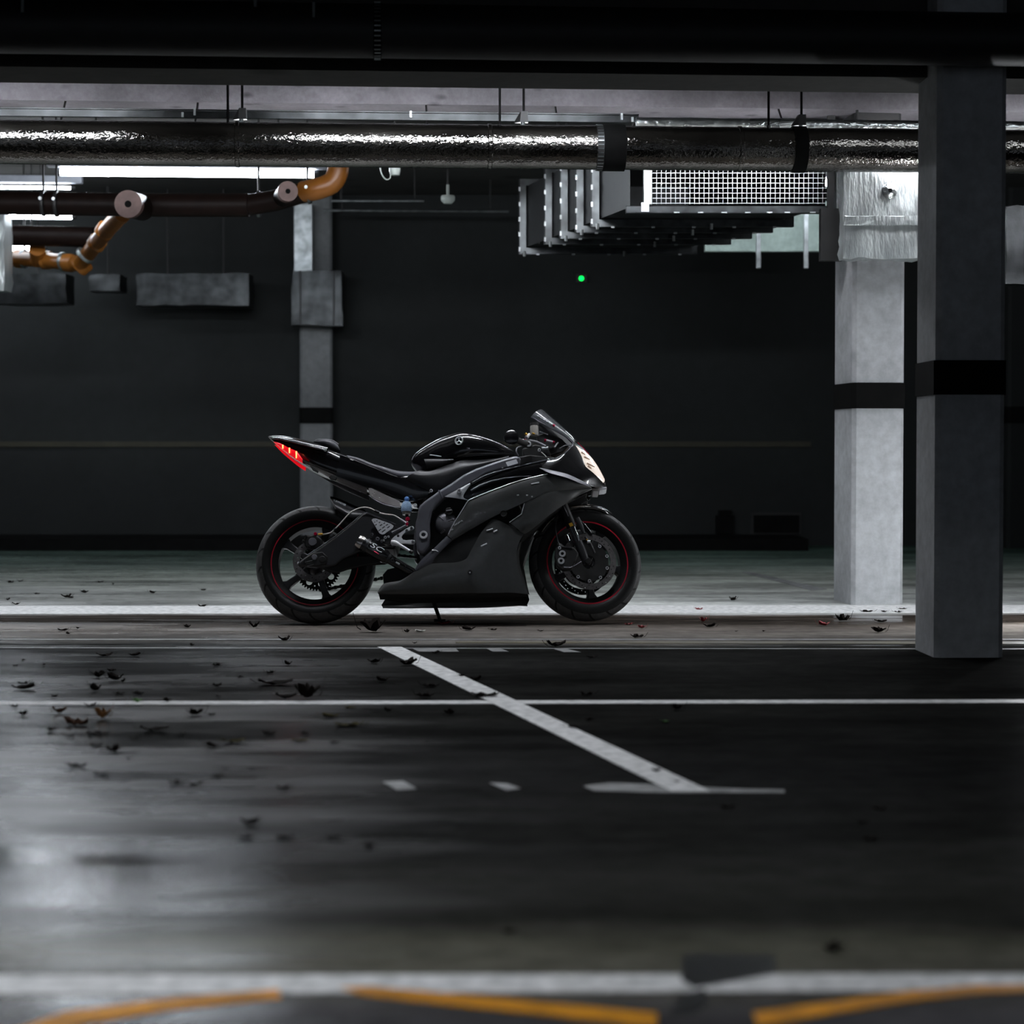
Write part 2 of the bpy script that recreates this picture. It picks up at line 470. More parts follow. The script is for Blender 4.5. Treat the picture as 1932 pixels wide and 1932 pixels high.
# ------------------------------------------------------------------ concrete beams (run across, turned about 4 degrees)
def cross_beam(name, u, v, Y, depth, h, x0, x1, m, label):
    p = P(u, v, Y)                         # a point on the front lower edge
    vs, fs = box_data((x0 + x1) / 2, depth / 2, h / 2, x1 - x0, depth, h)
    o = raw(name, vs, fs, m)
    o.location = p; o.rotation_euler = (0, 0, A4)
    return struct(o, label)
nb = P(966, 137, 9.20)
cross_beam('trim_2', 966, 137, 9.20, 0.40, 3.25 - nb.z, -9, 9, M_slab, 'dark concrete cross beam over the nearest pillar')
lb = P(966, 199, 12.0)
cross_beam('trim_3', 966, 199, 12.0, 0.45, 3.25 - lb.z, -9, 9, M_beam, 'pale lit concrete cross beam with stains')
# ------------------------------------------------------------------ pipes and rails that run across under the ceiling
def along(u, v, Y, s):                      # point at distance s along the 4 degree direction
    return P(u, v, Y) + D4 * s
def run_thing(name, label, cat, u, v, Y, group=None):
    t = thing(name, label, cat, P(u, v, Y), A4, group)
    return t
def xtube(name, x0, x1, r, m, parent, segs=40, n=2, jitter=0.0, z=0.0, y=0.0):
    pts = [(x0 + (x1 - x0) * i / (n - 1), y, z) for i in range(n)]
    rs = [r * (1 + random.uniform(-jitter, jitter)) for _ in range(n)]
    vs, fs = tube_data(pts, rs, segs)
    return raw(name, vs, fs, m, parent, auto=60)
PY = 11.33
fp = run_thing('foil_pipe', 'large foil-clad pipe running across under the lit concrete beam', 'pipe', 966, 277, PY)
RP = 41 * PY / F
xtube('cladding', -6, 6, RP, M_foilp, fp, 64, 90, 0.012)
for sx in (-1.45, -0.12, 1.22, 2.25):
    lathe('seam', [(RP * 1.0, -0.012), (RP * 1.045, -0.008), (RP * 1.045, 0.008), (RP * 1.0, 0.012)], M_foilp, fp, 48, 'x', True, (sx, 0, 0))
for u0, u1 in ((1137, 1178), (1497, 1522)):
    xa = (u0 - 966) * PY / F; xb = (u1 - 966) * PY / F
    lathe('clamp', [(RP * 0.9, xa), (RP * 1.07, xa), (RP * 1.07, xb), (RP * 0.9, xb)], M_band, fp, 48, 'x')
xa = (1130 - 966) * PY / F
rib = lathe('ribbed_strap', [(RP * 0.95, xa - 0.018), (RP * 1.05, xa - 0.018), (RP * 1.05, xa + 0.018), (RP * 0.95, xa + 0.018)], M_black, fp, 48, 'x')
parts = []
for k in range(36):
    aa = 2 * math.pi * k / 36
    vs, fs = box_data(0, 0, 0, 0.030, 0.006, 0.004)
    parts.append(([(v[0] + xa, (RP * 1.055 + v[2]) * math.cos(aa) - v[1] * math.sin(aa), (RP * 1.055 + v[2]) * math.sin(aa) + v[1] * math.cos(aa)) for v in vs], fs))
vs, fs = merge(parts); raw('strap_teeth', vs, fs, M_zincdark, rib)
# cable rail with clips
cr = run_thing('cable_rail', 'thin grey steel rail running above the foil-clad pipe', 'rail', 966, 223, 11.72)
vs, fs = merge([box_data(-1.65, 0, 0, 4.7, 0.03, 0.036), box_data(-1.65, 0, 0.024, 4.7, 0.04, 0.006)])
raw('channel', vs, fs, M_dull, cr)
for u in (360, 382, 778, 1170, 1190):
    vs, fs = box_data((u - 966) * 11.85 / F, -0.02, 0.012 if u in (382, 778, 1170) else -0.004, 0.012, 0.02, 0.035 if u in (382, 778, 1170) else 0.026)
    raw('clip', vs, fs, M_zinc, cr)
# slim foil pipe above the big one, at the right
f2 = run_thing('slim_foil_pipe', 'slim crinkled foil pipe above the large pipe near the pillars', 'pipe', 1200, 233, 11.72)
xtube('cladding', 0, 6, 0.034, M_foil, f2, 32, 60, 0.05, 0.0)
# hanger rods
for u, vb, cl in ((430, 236, False), (457, 214, True), (943, 236, False), (988, 220, True), (1450, 238, False), (1512, 226, True)):
    Yr = 11.40 + (u - 966) * 0.00017
    lo = P(u, vb, Yr)
    where = {430: 'left', 943: 'middle', 1450: 'right'}
    if not cl:
        t = thing('hanger_rod', 'thin black hanger rod, left one of the %s pair' % where[u], 'rod', lo, 0, 'hanger rods of the large pipe')
        raw('rod', *tube_data([(0, 0, 0), (0, 0, 3.245 - lo.z)], 0.0068, 10), M_band, t)
        raw('nut', *tube_data([(0, 0, -0.02), (0, 0, 0.004)], 0.012, 6), M_black, t)
    else:
        w = {457: 'left', 988: 'middle', 1512: 'right'}[u]
        t = thing('hanger_rod', 'black hanger rod with block clamp, right one of the %s pair' % w, 'rod', lo, 0, 'hanger rods of the large pipe')
        raw('rod', *tube_data([(0, 0, 0), (0, 0, 3.245 - lo.z)], 0.0068, 10), M_band, t)
        vs = [(-0.055, 0.02, -0.032), (-0.02, -0.02, -0.032), (0.024, -0.02, -0.032), (0.024, 0.02, -0.032),
              (-0.02, 0.02, 0.026), (-0.014, -0.02, 0.026), (0.022, -0.02, 0.026), (0.022, 0.02, 0.026)]
        raw('clamp', vs, [(0, 1, 2, 3), (4, 5, 6, 7), (0, 1, 5, 4), (1, 2, 6, 5), (2, 3, 7, 6), (3, 0, 4, 7)], M_black, t)
        lathe('bolt_end', [(0.0, -0.055), (0.010, -0.052), (0.012, -0.03), (0.0, -0.03)], M_zincdark, t, 12, 'z', False, (-0.004, -0.005, 0))
# dark pipe overhead in front of the near beam with its strap and bolts
dp = run_thing('overhead_pipe', 'unlit dark pipe along the very top of the picture', 'pipe', 966, 62, 8.75)
RD = 50 * 8.75 / F
xtube('pipe_shell', -6, 6, RD, M_black, dp, 40)
xs = (714 - 966) * 8.75 / F
st = lathe('strap', [(RD * 0.95, xs - 0.016), (RD * 1.04, xs - 0.016), (RD * 1.04, xs + 0.016), (RD * 0.95, xs + 0.016)], M_band, dp, 48, 'x')
parts = []
for k in range(36):
    aa = 2 * math.pi * k / 36
    vs, fs = box_data(0, 0, 0, 0.026, 0.005, 0.004)
    parts.append(([(v[0] + xs, (RD * 1.045 + v[2]) * math.cos(aa) - v[1] * math.sin(aa), (RD * 1.045 + v[2]) * math.sin(aa) + v[1] * math.cos(aa)) for v in vs], fs))
vs, fs = merge(parts); raw('strap_teeth', vs, fs, M_zinc, st)
for u, v in ((68, 32), (490, 16), (597, 34)):
    x = (u - 966) * 8.75 / F; z = -(v - 62) * 8.75 / F
    raw('bolt', *tube_data([(x, -RD * 0.9, z + 0.03), (x, -RD * 0.95, z - 0.03)], 0.007, 8), M_zinc, dp)
# ------------------------------------------------------------------ tube lamps
def tube_lamp(label, p, length, ang=A4, r=0.024, group='tube lamps under the ceiling', tilt=0.0, top=3.243, mt=None, susp=True):
    t = thing('tube_lamp', label, 'lamp', p, ang, group)
    bd = raw('housing', *box_data(0, 0, 0.062, length + 0.18, 0.09, 0.055), M_lampbody, t); bev(bd, 0.006)
    raw('tube', *tube_data([(-length / 2, 0, 0), (length / 2, 0, 0)], r, 20), mt or M_tube, t)
    for s in (-1, 1):
        raw('end_cap', *tube_data([(s * length / 2, 0, 0), (s * (length / 2 + 0.035), 0, 0)], r * 1.08, 16), M_black, t)
        if susp: raw('suspension', *tube_data([(s * length * 0.36, 0, 0.085), (s * length * 0.36, 0, top - p[2])], 0.006, 8), M_black, t)
        else: raw('bracket', *tube_data([(s * length * 0.36, 0.02, 0.08), (s * length * 0.36, 0.34, 0.318)], 0.006, 8), M_black, t)
    return t
YL = 14.9
pl = P(354, 327, YL)
tube_lamp('long lit tube lamp below the foil-clad pipe at the left', pl, 472 * YL / F, mt=mat('lit_tube_long', (0.9, 0.9, 0.9), 0.4, emit=(0.86, 0.93, 1.0), estr=115.0, var=0.02))
tube_lamp('lit tube lamp far left, above the brown pipe end', P(-70, 353, 16.2), 1.62, A4, 0.012)
tube_lamp('lit tube lamp far left, just under the brown pipe', P(-58, 407.5, 17.4), 1.66, A4, 0.020)
tube_lamp('lit tube lamp far left, above the orange elbows', P(-75, 468, 18.9), 1.45, A4, 0.020)
# lamps of the bay over the motorcycle, behind the dark beam
def added_louvre(t, length, step=0.10, drop=0.17):     # added cross blades, unseen, cut the light along the row
    n = int(length / step)
    for k in range(n + 1):
        raw('added_blade', *box_data(-length / 2 + length * k / n, 0, 0.03 - drop / 2, 0.003, 0.24, drop), M_black, t)
t = tube_lamp('tube lamp with added blades behind the dark beam, at the left of the bay', (-3.0, 10.30, 2.93), 1.77, mt=M_tubebay); added_louvre(t, 1.77)
t = tube_lamp('tube lamp with added blades behind the dark beam, above the motorcycle', (-0.25, 10.45, 2.93), 1.77, mt=M_tubebay); added_louvre(t, 1.77)
tube_lamp('tube lamp hidden behind the dark beam, in front of the lit pillar', (2.75, 10.65, 2.93), 1.77, mt=mat('lit_tube_dim', (0.9, 0.9, 0.9), 0.4, emit=(0.90, 0.95, 1.0), estr=14.0, var=0.02))
M_tuberow = mat('lit_tube_row', (0.9, 0.9, 0.9), 0.4, emit=(0.93, 0.95, 1.0), estr=88.0, var=0.02)
for lab, x in (('leftmost tube lamp hidden behind the foil-clad pipe', -3.1), ('tube lamp hidden behind the foil-clad pipe above the saddle', -1.1), ('tube lamp hidden behind the foil-clad pipe right of the handlebar', 0.9), ('rightmost tube lamp hidden behind the foil-clad pipe', 2.98)):
    t = tube_lamp(lab, (x, 11.74 + (x if x < 2 else 2.0) * math.tan(A4), 2.555), 1.77, A4 if x < 2 else 0.0, 0.022, mt=M_tuberow, susp=x > 2)
    if x < 2: added_louvre(t, 1.77, 0.10, 0.10)
# added light stick, unseen at the right, to brighten the lit pillar
ls = thing('added_light_stand', 'added unseen light stick brightening the lit pillar, beyond the right picture edge', 'lamp', (2.83, 10.7, 0))
raw('added_pole', *tube_data([(0, 0, 0.08), (0, 0, 1.05)], 0.012, 10), M_black, ls)
raw('added_light_stick', *tube_data([(-0.04, 0.03, 0.10), (-0.04, 0.03, 0.98)], 0.024, 16), mat('lit_added_stick', (0.9, 0.9, 0.9), 0.4, emit=(0.92, 0.96, 1.0), estr=115.0, var=0.02), ls)
for k in range(3):
    aa = 2 * math.pi * k / 3 + 0.4
    raw('added_leg', *tube_data([(0, 0, 0.30), (0.20 * math.cos(aa), 0.20 * math.sin(aa), 0.012)], 0.010, 8), M_black, ls)
# unseen lane lamp beside the camera; shades added to keep light off the pillar
sl = tube_lamp('unseen tube lamp with added shades above the lane near the camera', (-1.3, 2.6, 2.85), 1.77, 0.0, mt=mat('lit_unseen_lane_tube', (0.9, 0.9, 0.9), 0.4, emit=(0.92, 0.95, 1.0), estr=215.0, var=0.02))
for s in (-1, 1):
    raw('added_side_shade', *box_data(0, s * 0.11, 0.015, 1.9, 0.006, 0.15), M_lampbody, sl)
raw('added_top_shade', *box_data(0, 0, 0.092, 1.9, 0.23, 0.006), M_lampbody, sl)
# lamp hidden behind the big duct
tube_lamp('tube lamp hidden behind the flanged duct', (2.3, 16.4, 2.95), 1.77)
# ------------------------------------------------------------------ flanged ventilation duct with a mesh end
YD0 = 12.45
cBL = P(1180, 404, YD0); cBR = P(1583, 404, YD0)
ztop = 2.80
wd = cBR.x - cBL.x
back = P(978, 480, YD0 * (HZ - 404) / (HZ - 480))
vdir = Vector((back.x - cBL.x, back.y - cBL.y, 0))
du = thing('ventilation_duct', 'flanged steel ventilation duct with a wire mesh end', 'duct', (cBL.x, cBL.y, cBL.z))
def dpt(x, s, z):                       # x across, s 0..1 along, z above the lower edge
    return (x + vdir.x * s, vdir.y * s, z)
hd = ztop - cBL.z
ins = 0.05
def frame_ring(s0, s1, o, i):           # rectangular flange between s0 and s1, outer margin o, inner inset i
    vs = []
    for s in (s0, s1):
        vs += [dpt(-o, s, -o), dpt(wd + o, s, -o), dpt(wd + o, s, hd + o), dpt(-o, s, hd + o)]
        vs += [dpt(i, s, i), dpt(wd - i, s, i), dpt(wd - i, s, hd - i), dpt(i, s, hd - i)]
    fs = []
    for k in range(4):
        k2 = (k + 1) % 4
        fs += [(k, k2, 4 + k2, 4 + k), (8 + k, 8 + k2, 12 + k2, 12 + k), (k, k2, 8 + k2, 8 + k), (4 + k, 4 + k2, 12 + k2, 12 + k)]
    return vs, fs
vs = []
for s in (0.03, 1.0):
    vs += [dpt(ins, s, ins), dpt(wd - ins, s, ins), dpt(wd - ins, s, hd - ins), dpt(ins, s, hd - ins)]
raw('casing', vs, [(0, 1, 5, 4), (1, 2, 6, 5), (2, 3, 7, 6), (3, 0, 4, 7), (4, 5, 6, 7)], mat('duct_inside', (0.015, 0.016, 0.017), 0.4, 0.6), du)
stations = [HZ - 404, HZ - 429, HZ - 440, HZ - 451, HZ - 462, HZ - 480]
ss = [((HZ - 404) / q - 1) / ((HZ - 404) / (HZ - 480) - 1) for q in stations]
for k, s in enumerate(ss[1:]):
    fl = raw('flange', *frame_ring(s - 0.015, s, 0.0, 0.045), M_ductz, du)
    for j in range(5):
        for (x, z) in ((wd * (j + 0.5) / 5, -0.004), (0.004 - 0.008, hd * (j + 0.3) / 5)):
            raw('cleat', *box_data(*dpt(x, s - 0.02, z), 0.022 if z < 0 else 0.012, 0.01, 0.01 if z < 0 else 0.030), M_zinc, fl)
    for x in (-0.01, wd + 0.01):
        raw('corner_bolt', *tube_data([dpt(x * 0.6 + (0.03 if x < 0 else -0.03), s - 0.03, -0.02), dpt(x * 0.6 + (0.03 if x < 0 else -0.03), s - 0.03, 0.015)], 0.010, 8), M_zinc, fl)
# mesh end: frame x from 1213 to 1583
mx0 = P(1213, 404, YD0).x - cBL.x
fr = raw('mesh_frame', *merge([box_data(mx0 + 0.026, -0.03, hd / 2 + 0.03, 0.052, 0.03, hd - 0.04), box_data(wd - 0.026, -0.03, hd / 2 + 0.03, 0.052, 0.03, hd - 0.04),
                               box_data((mx0 + wd) / 2, -0.03, hd - 0.01, wd - mx0, 0.03, 0.04)]), M_zinc, du); bev(fr, 0.004)
sill = raw('sill_flange', *box_data(wd / 2, -0.02, 0.022, wd, 0.05, 0.044), M_ductz, du); bev(sill, 0.004)
for u in (1275, 1320, 1364, 1408, 1449, 1482, 1530):
    raw('clip', *box_data((u - 1180) * YD0 / F, -0.05, 0.004, 0.032, 0.012, 0.007), M_zinc, sill)
for x in (mx0 + 0.01, wd - 0.02):
    raw('corner_bracket', *box_data(x, -0.048, 0.035, 0.045, 0.01, 0.055), M_zinc, du)
wires = []
x0, x1 = mx0 + 0.05, wd - 0.045
nx = int((x1 - x0) / 0.0276)
for k in range(nx + 1):
    x = x0 + (x1 - x0) * k / nx
    wires.append(box_data(x, -0.028, (0.055 + hd) / 2, 0.0026, 0.003, hd - 0.055))
nz = int((hd - 0.06) / 0.0276)
for k in range(nz + 1):
    z = 0.06 + (hd - 0.06) * k / nz
    wires.append(box_data((x0 + x1) / 2, -0.031, z, x1 - x0, 0.003, 0.0030))
vs, fs = merge(wires)
wm = raw('wire_mesh', vs, fs, M_zinc, du); wm['kind'] = 'stuff'
for x in (0.2, wd - 0.15):
    for s in (0.2, 0.8):
        q = dpt(x, s, hd)
        raw('hanger', *tube_data([q, (q[0], q[1], 3.25 - cBL.z)], 0.008, 8), M_black, du)
# short dark grey plenum beside the mesh frame
pp = P(1157, 360, YD0 + 0.1)
# ------------------------------------------------------------------ foil wrapped duct at the right, in front of the lit pillar
YF = 11.98
a = P(1592, 487, YF); c = P(1960, 230, YF)
fd = thing('foil_duct', 'bright foil-wrapped square duct in front of the lit pillar', 'duct', (a.x, a.y, a.z))
def wrinkled(w, d, h, nx, nz, amp, seed):
    rnd = random.Random(seed)
    vs, fs = [], []
    idx = {}
    ny = 3
    def vert(i, j, k):
        if (i, j, k) not in idx:
            x, y, z = w * i / nx, d * j / ny, h * k / nz
            on_edge = (i in (0, nx)) + (j in (0, ny)) + (k in (0, nz))
            e = amp * (2.0 if on_edge >= 2 else 1.0)
            idx[(i, j, k)] = len(vs)
            vs.append((x + rnd.uniform(-e, e), y + rnd.uniform(-e, e), z + rnd.uniform(-e, e)))
        return idx[(i, j, k)]
    for i in range(nx):
        for k in range(nz):
            for j in (0, ny):
                fs.append((vert(i, j, k), vert(i + 1, j, k), vert(i + 1, j, k + 1), vert(i, j, k + 1)))
    for j in range(ny):
        for k in range(nz):
            for i in (0, nx):
                fs.append((vert(i, j, k), vert(i, j + 1, k), vert(i, j + 1, k + 1), vert(i, j, k + 1)))
    for i in range(nx):
        for j in range(ny):
            for k in (0, nz):
                fs.append((vert(i, j, k), vert(i + 1, j, k), vert(i + 1, j + 1, k), vert(i, j + 1, k)))
    return vs, fs
w1 = P(1800, 487, YF).x - a.x
raw('wrap', *wrinkled(w1, 0.20, 0.60, 16, 16, 0.0035, 3), M_foild, fd, auto=80)
tp = raw('tape_strip', *wrinkled(w1, 0.012, 0.05, 14, 2, 0.002, 5), M_foild, fd); tp.location = (0, -0.010, 0.185)
q = P(1678, 360, YF); 
pin = lathe('fixing_washer', [(0.004, -0.02), (0.030, -0.012), (0.044, -0.002), (0.044, 0.004), (0.004, 0.004)], M_foil, fd, 20, 'y', True, (q.x - a.x, -0.008, q.z - a.z), 30)
raw('fixing_pin', *tube_data([(q.x - a.x, -0.03, q.z - a.z), (q.x - a.x, 0.0, q.z - a.z)], 0.012, 10), M_band, pin)
for x in (0.1, w1 - 0.1):
    raw('hanger', *tube_data([(x, 0.18, 0.6), (x, 0.18, 3.25 - a.z)], 0.008, 8), M_black, fd)
a2 = P(1898, 535, 13.2)
fd2 = thing('foil_duct', 'dim foil-wrapped duct at the right edge beyond the nearest pillar', 'duct', (a2.x, a2.y, a2.z))
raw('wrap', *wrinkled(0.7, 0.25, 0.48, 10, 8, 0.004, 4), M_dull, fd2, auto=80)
raw('hanger', *tube_data([(0.3, 0.1, 0.48), (0.3, 0.1, 3.25 - a2.z)], 0.008, 8), M_black, fd2)
# dark support bracket left of the foil duct
bk = P(1568, 450, 12.35)
t = thing('duct_support', 'black steel support plate between mesh end and foil duct', 'bracket', (bk.x, bk.y, bk.z))
raw('side_plate', *box_data(0, 0, 0.02, 0.13, 0.08, 0.30), M_black, t)
raw('post', *box_data(0, 0.02, (0.17 + 3.25 - bk.z) / 2, 0.04, 0.04, 3.25 - bk.z - 0.17), M_black, t)
# pale panel beyond the duct lit by the lamp behind it
a = P(1330, 474, 17.6); c = P(1600, 380, 17.6)
pn = thing('pale_panel', 'pale greenish lit panel seen through the gap under the duct', 'panel', ((a.x + c.x) / 2, 17.6, a.z))
M_panel = concrete('pale_panel_paint', (0.55, 0.68, 0.62), 1.6, False)
raw('board', *box_data(0, 0.05, (c.z - a.z) / 2, c.x - a.x, 0.1, c.z - a.z), M_panel, pn)
for u in (1432, 1522):
    x = P(u, 440, 17.3).x - (a.x + c.x) / 2
    raw('upright', *box_data(x, -0.25, 0.15, 0.035, 0.05, 0.62), M_zincdark, pn)
for s in (-1, 1):
    raw('hanger', *tube_data([(s * 0.4, 0.05, c.z - a.z), (s * 0.4, 0.05, 3.25 - a.z)], 0.01, 8), M_black, pn)
# ------------------------------------------------------------------ orange drain pipes at the left
def ring(parent, p, dirv, r, w, m=None, name='collar'):
    d = Vector(dirv).normalized() * (w / 2); p = Vector(p)
    return raw(name, *tube_data([p - d, p - d * 0.6, p + d * 0.6, p + d], [r * 0.97, r, r, r * 0.97], 24), m or M_pvc, parent, auto=50)
YO = 14.1
o0 = P(300, 385, YO)
dpz = thing('drain_pipe', 'orange plastic drain pipe along the ceiling with end caps and an elbow', 'pipe', (o0.x, o0.y, o0.z))
def rel(u, v, Y, base): return P(u, v, Y) - base
Rp = 22 * YO / F
raw('main_run', *tube_data([rel(-120, 381, YO + 0.05, o0), rel(300, 387, YO, o0), rel(470, 387, YO - 0.05, o0)], Rp, 28), M_pvcdark, dpz, auto=50)
raw('outlet_run', *tube_data([rel(470, 387, YO - 0.05, o0), rel(520, 378, YO - 0.1, o0), rel(575, 362, YO - 0.15, o0)], Rp * 0.9, 28), M_pvcdark, dpz, auto=50)
raw('elbow', *tube_data(catmull([rel(572, 362, YO - 0.15, o0), rel(600, 356, YO - 0.2, o0), rel(626, 345, YO - 0.2, o0), rel(637, 325, YO - 0.2, o0), rel(638, 300, YO - 0.2, o0)], 14), 20 * YO / F, 28), M_pvc, dpz, auto=50)
for u, v, r in ((82, 383, 25), (107, 384, 25.5), (488, 385, 25), (580, 362, 23)):
    p = rel(u, v, YO - (0.15 if u > 500 else 0.0), o0)
    cl = ring(dpz, p, (1, 0, 0.0 if u < 500 else 0.25), r * YO / F, 0.022, M_black if u < 200 else M_zincdark, 'pipe_clip')
    raw('clip_bolt', *tube_data([p + Vector((0, -r * YO / F, 0.02)), p + Vector((0, -r * YO / F - 0.02, 0.02))], 0.012, 8), M_zinc, cl)
    raw('clip_rod', *tube_data([p + Vector((0, 0, r * YO / F)), Vector((p.x, p.y, 3.25 - o0.z))], 0.008, 8), M_black, cl)
for u, v, r, uu, vv in ((242, 385, 26, 268, 392), (543, 361, 19, 528, 378)):
    e0 = rel(u, v, YO - 0.42, o0); e1 = rel(uu, vv, YO, o0)
    br = raw('branch', *tube_data([e0, e1], r * 0.93 * YO / F, 28), M_pvcdark, dpz, auto=50)
    d = (e0 - e1).normalized()
    raw('end_cap', *tube_data([e0 + d * 0.006, e0 - d * 0.07], r * (YO - 0.42) / F, 32), M_pvcend, br, auto=50)
    raw('cap_dimple', *tube_data([e0 + d * 0.009, e0 - d * 0.01], r * 0.25 * (YO - 0.42) / F, 16), M_band, br, auto=50)
# second pipe drops to the back and left
o1 = P(180, 455, 16.2)
dp2 = thing('drain_pipe', 'orange plastic drain pipe with bright elbows at the far left', 'pipe', (o1.x, o1.y, o1.z))
raw('slanted_run', *tube_data(catmull([rel(232, 402, 14.4, o1), rel(205, 430, 15.2, o1), rel(175, 468, 16.3, o1), rel(150, 500, 16.6, o1)], 12), 15 * 16 / F, 24), M_pvc, dp2, auto=50)
raw('level_run', *tube_data([rel(-60, 486, 17.6, o1), rel(70, 489, 17.2, o1), rel(152, 498, 16.7, o1)], 14.5 * 17 / F, 24), M_pvc, dp2, auto=50)
for u, v, Y, r, dv in ((198, 435, 15.4, 18, (-1, 0.6, -1.2)), (183, 458, 16.0, 17.5, (-1, 0.6, -1.2)), (154, 499, 16.62, 20, (-1, 0.3, -0.8)),
                       (38, 488, 17.35, 17.5, (1, -.2, 0)), (88, 491, 17.1, 17.5, (1, -.2, 0)), (130, 496, 16.8, 17, (1, -.3, -.1)), (10, 484, 17.4, 18.5, (1, -.2, 0))):
    ring(dp2, rel(u, v, Y, o1), dv, r * Y / F, 0.075)
for u, v, Y, r, dv in ((46, 488, 17.3, 17.5, (1, -.2, 0)), (119, 494, 16.9, 17.5, (1, -.3, 0)), (160, 482, 16.45, 18, (-1, .4, -1))):
    ring(dp2, rel(u, v, Y, o1), dv, r * Y / F * 1.04, 0.03, M_zinc, 'pipe_clip')
e0 = rel(70, 470, 17.0, o1)
raw('branch', *tube_data([e0, rel(72, 492, 17.15, o1)], 15 * 17 / F, 24), M_pvc, dp2, auto=50)
raw('rod', *tube_data([rel(46, 470, 17.3, o1), Vector((rel(46, 470, 17.3, o1).x, rel(46, 470, 17.3, o1).y, 3.24 - o1.z))], 0.008, 8), M_black, dp2)
# dark pipe below the far left lamps
o2 = P(60, 440, 17.0)
dp3 = thing('drain_pipe', 'dark brown drain pipe between the two far left lamps', 'pipe', (o2.x, o2.y, o2.z))
raw('main_run', *tube_data([rel(-120, 440, 17.0, o2), rel(178, 448, 16.9, o2)], 19 * 17 / F, 24), M_pvcdark, dp3, auto=50)
raw('rod', *tube_data([(0, 0, 0), (0, 0, 3.25 - o2.z)], 0.008, 8), M_black, dp3)
# pale bright duct end at the left picture edge
a = P(-60, 548, 16.0)
vd = thing('riser_duct', 'bright pale foil riser duct cut by the left picture edge', 'duct', (a.x, a.y, a.z))
ww = P(8.5, 548, 16.0).x - a.x
raw('wrap', *wrinkled(ww, 0.25, P(0, 402, 16).z - a.z, 4, 8, 0.003, 9), M_foild, vd, auto=80)
raw('hanger', *tube_data([(ww / 2, 0.12, P(0, 402, 16).z - a.z), (ww / 2, 0.12, 3.25 - a.z)], 0.008, 8), M_black, vd)
# silver ducts along the back wall
def wall_duct(label, u0, u1, v0, v1, Y, d=0.35, m=None, rods=2):
    a = P(u0, v1, Y); c = P(u1, v0, Y)
    t = thing('wall_duct', label, 'duct', (a.x, Y, a.z))
    n = max(4, int((c.x - a.x) / 0.12))
    raw('wrap', *wrinkled(c.x - a.x, d, c.z - a.z, n, 4, 0.003, int(u0 + v0)), m or M_dull, t, auto=80)
    for k in range(rods):
        x = (c.x - a.x) * (k + 0.5) / rods
        raw('hanger', *tube_data([(x, d / 2, c.z - a.z), (x, d / 2, 3.25 - a.z)], 0.008, 8), M_black, t)
    return t
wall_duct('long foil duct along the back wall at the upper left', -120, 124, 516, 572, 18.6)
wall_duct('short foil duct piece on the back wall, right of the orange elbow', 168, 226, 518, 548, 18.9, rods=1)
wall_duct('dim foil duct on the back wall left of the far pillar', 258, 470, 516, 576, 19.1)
# foil box on the far pillar
a = P(552, 614, 19.25); c = P(646, 512, 19.25)
fb = thing('pillar_duct', 'foil-clad duct box on top of the far pillar', 'duct', (a.x, 19.2, a.z))
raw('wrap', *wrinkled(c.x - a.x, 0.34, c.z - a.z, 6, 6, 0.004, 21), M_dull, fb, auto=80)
for x in (0.075, c.x - a.x - 0.075):
    raw('corner_seam', *box_data(x, -0.012, (c.z - a.z) / 2, 0.012, 0.03, c.z - a.z), M_black, fb)
raw('connector', *box_data(0.1, 0.1, c.z - a.z + 0.3, 0.16, 0.16, 0.6), M_zincdark, fb)
# conduits on the far ceiling / wall
for lab, u0, v0, u1, v1, Y in (('thin conduit on the ceiling right of the orange elbow, upper of two', 625, 379, 800, 379, 17.4),
                               ('thin conduit on the ceiling right of the orange elbow, lower of two', 610, 397, 960, 399, 18.6)):
    p = P(u0, v0, Y); q = P(u1, v1, Y)
    t = thing('conduit', lab, 'conduit', p)
    raw('pipe', *tube_data([(0, 0, 0), q - p], 0.011, 10), M_zincdark, t)
    for k in (0.1, 0.9):
        w = (q - p) * k
        raw('hanger', *tube_data([w, Vector((w.x, w.y, 3.25 - p.z))], 0.006, 6), M_black, t)
# sprinkler / detector, small lamp with cable
p = P(845, 372, 15.4)
t = thing('smoke_detector', 'small pale ceiling detector hanging on a short stem', 'detector', p)
lathe('dome', [(0.0, -0.05), (0.03, -0.047), (0.05, -0.025), (0.052, 0.0), (0.046, 0.012), (0.0, 0.012)], M_plw, t, 24, 'z', False)
raw('stem', *tube_data([(0, 0, 0.012), (0, 0, 0.09)], 0.012, 10), M_plw, t)
raw('rod', *tube_data([(0, 0, 0.09), (0, 0, 3.25 - p.z)], 0.007, 8), M_black, t)
p = P(745, 322, 12.9)
t = thing('junction_box', 'small white junction box with a looped cable under the pipe', 'box', p)
lathe('box_body', [(0.0, -0.03), (0.03, -0.028), (0.036, 0.0), (0.034, 0.03), (0.0, 0.03)], M_plw, t, 20, 'z', False)
raw('cable', *tube_data(catmull([(-0.09, 0, 0.03), (-0.08, 0, -0.02), (-0.055, 0, -0.052), (-0.03, 0, -0.045), (-0.025, 0, -0.01)], 14), 0.005, 8), M_plw, t)
raw('rod', *tube_data([(0, 0, 0.03), (0, 0, 3.25 - p.z)], 0.007, 8), M_black, t)
# green indicator light on the back wall
p = P(1097, 525, 19.66)
t = thing('indicator_light', 'small glowing green indicator light on the dark back wall', 'light', (p.x, 19.72, p.z))
raw('housing', *box_data(0.0, -0.02, 0, 0.10, 0.04, 0.07), M_black, t)
lathe('lens', [(0.0, -0.052), (0.012, -0.05), (0.021, -0.042), (0.021, -0.036), (0.0, -0.036)], mat('green_glow', (0.0, 0.3, 0.02), 0.4, emit=(0.0, 1.0, 0.08), estr=3.5), t, 20, 'y', False)
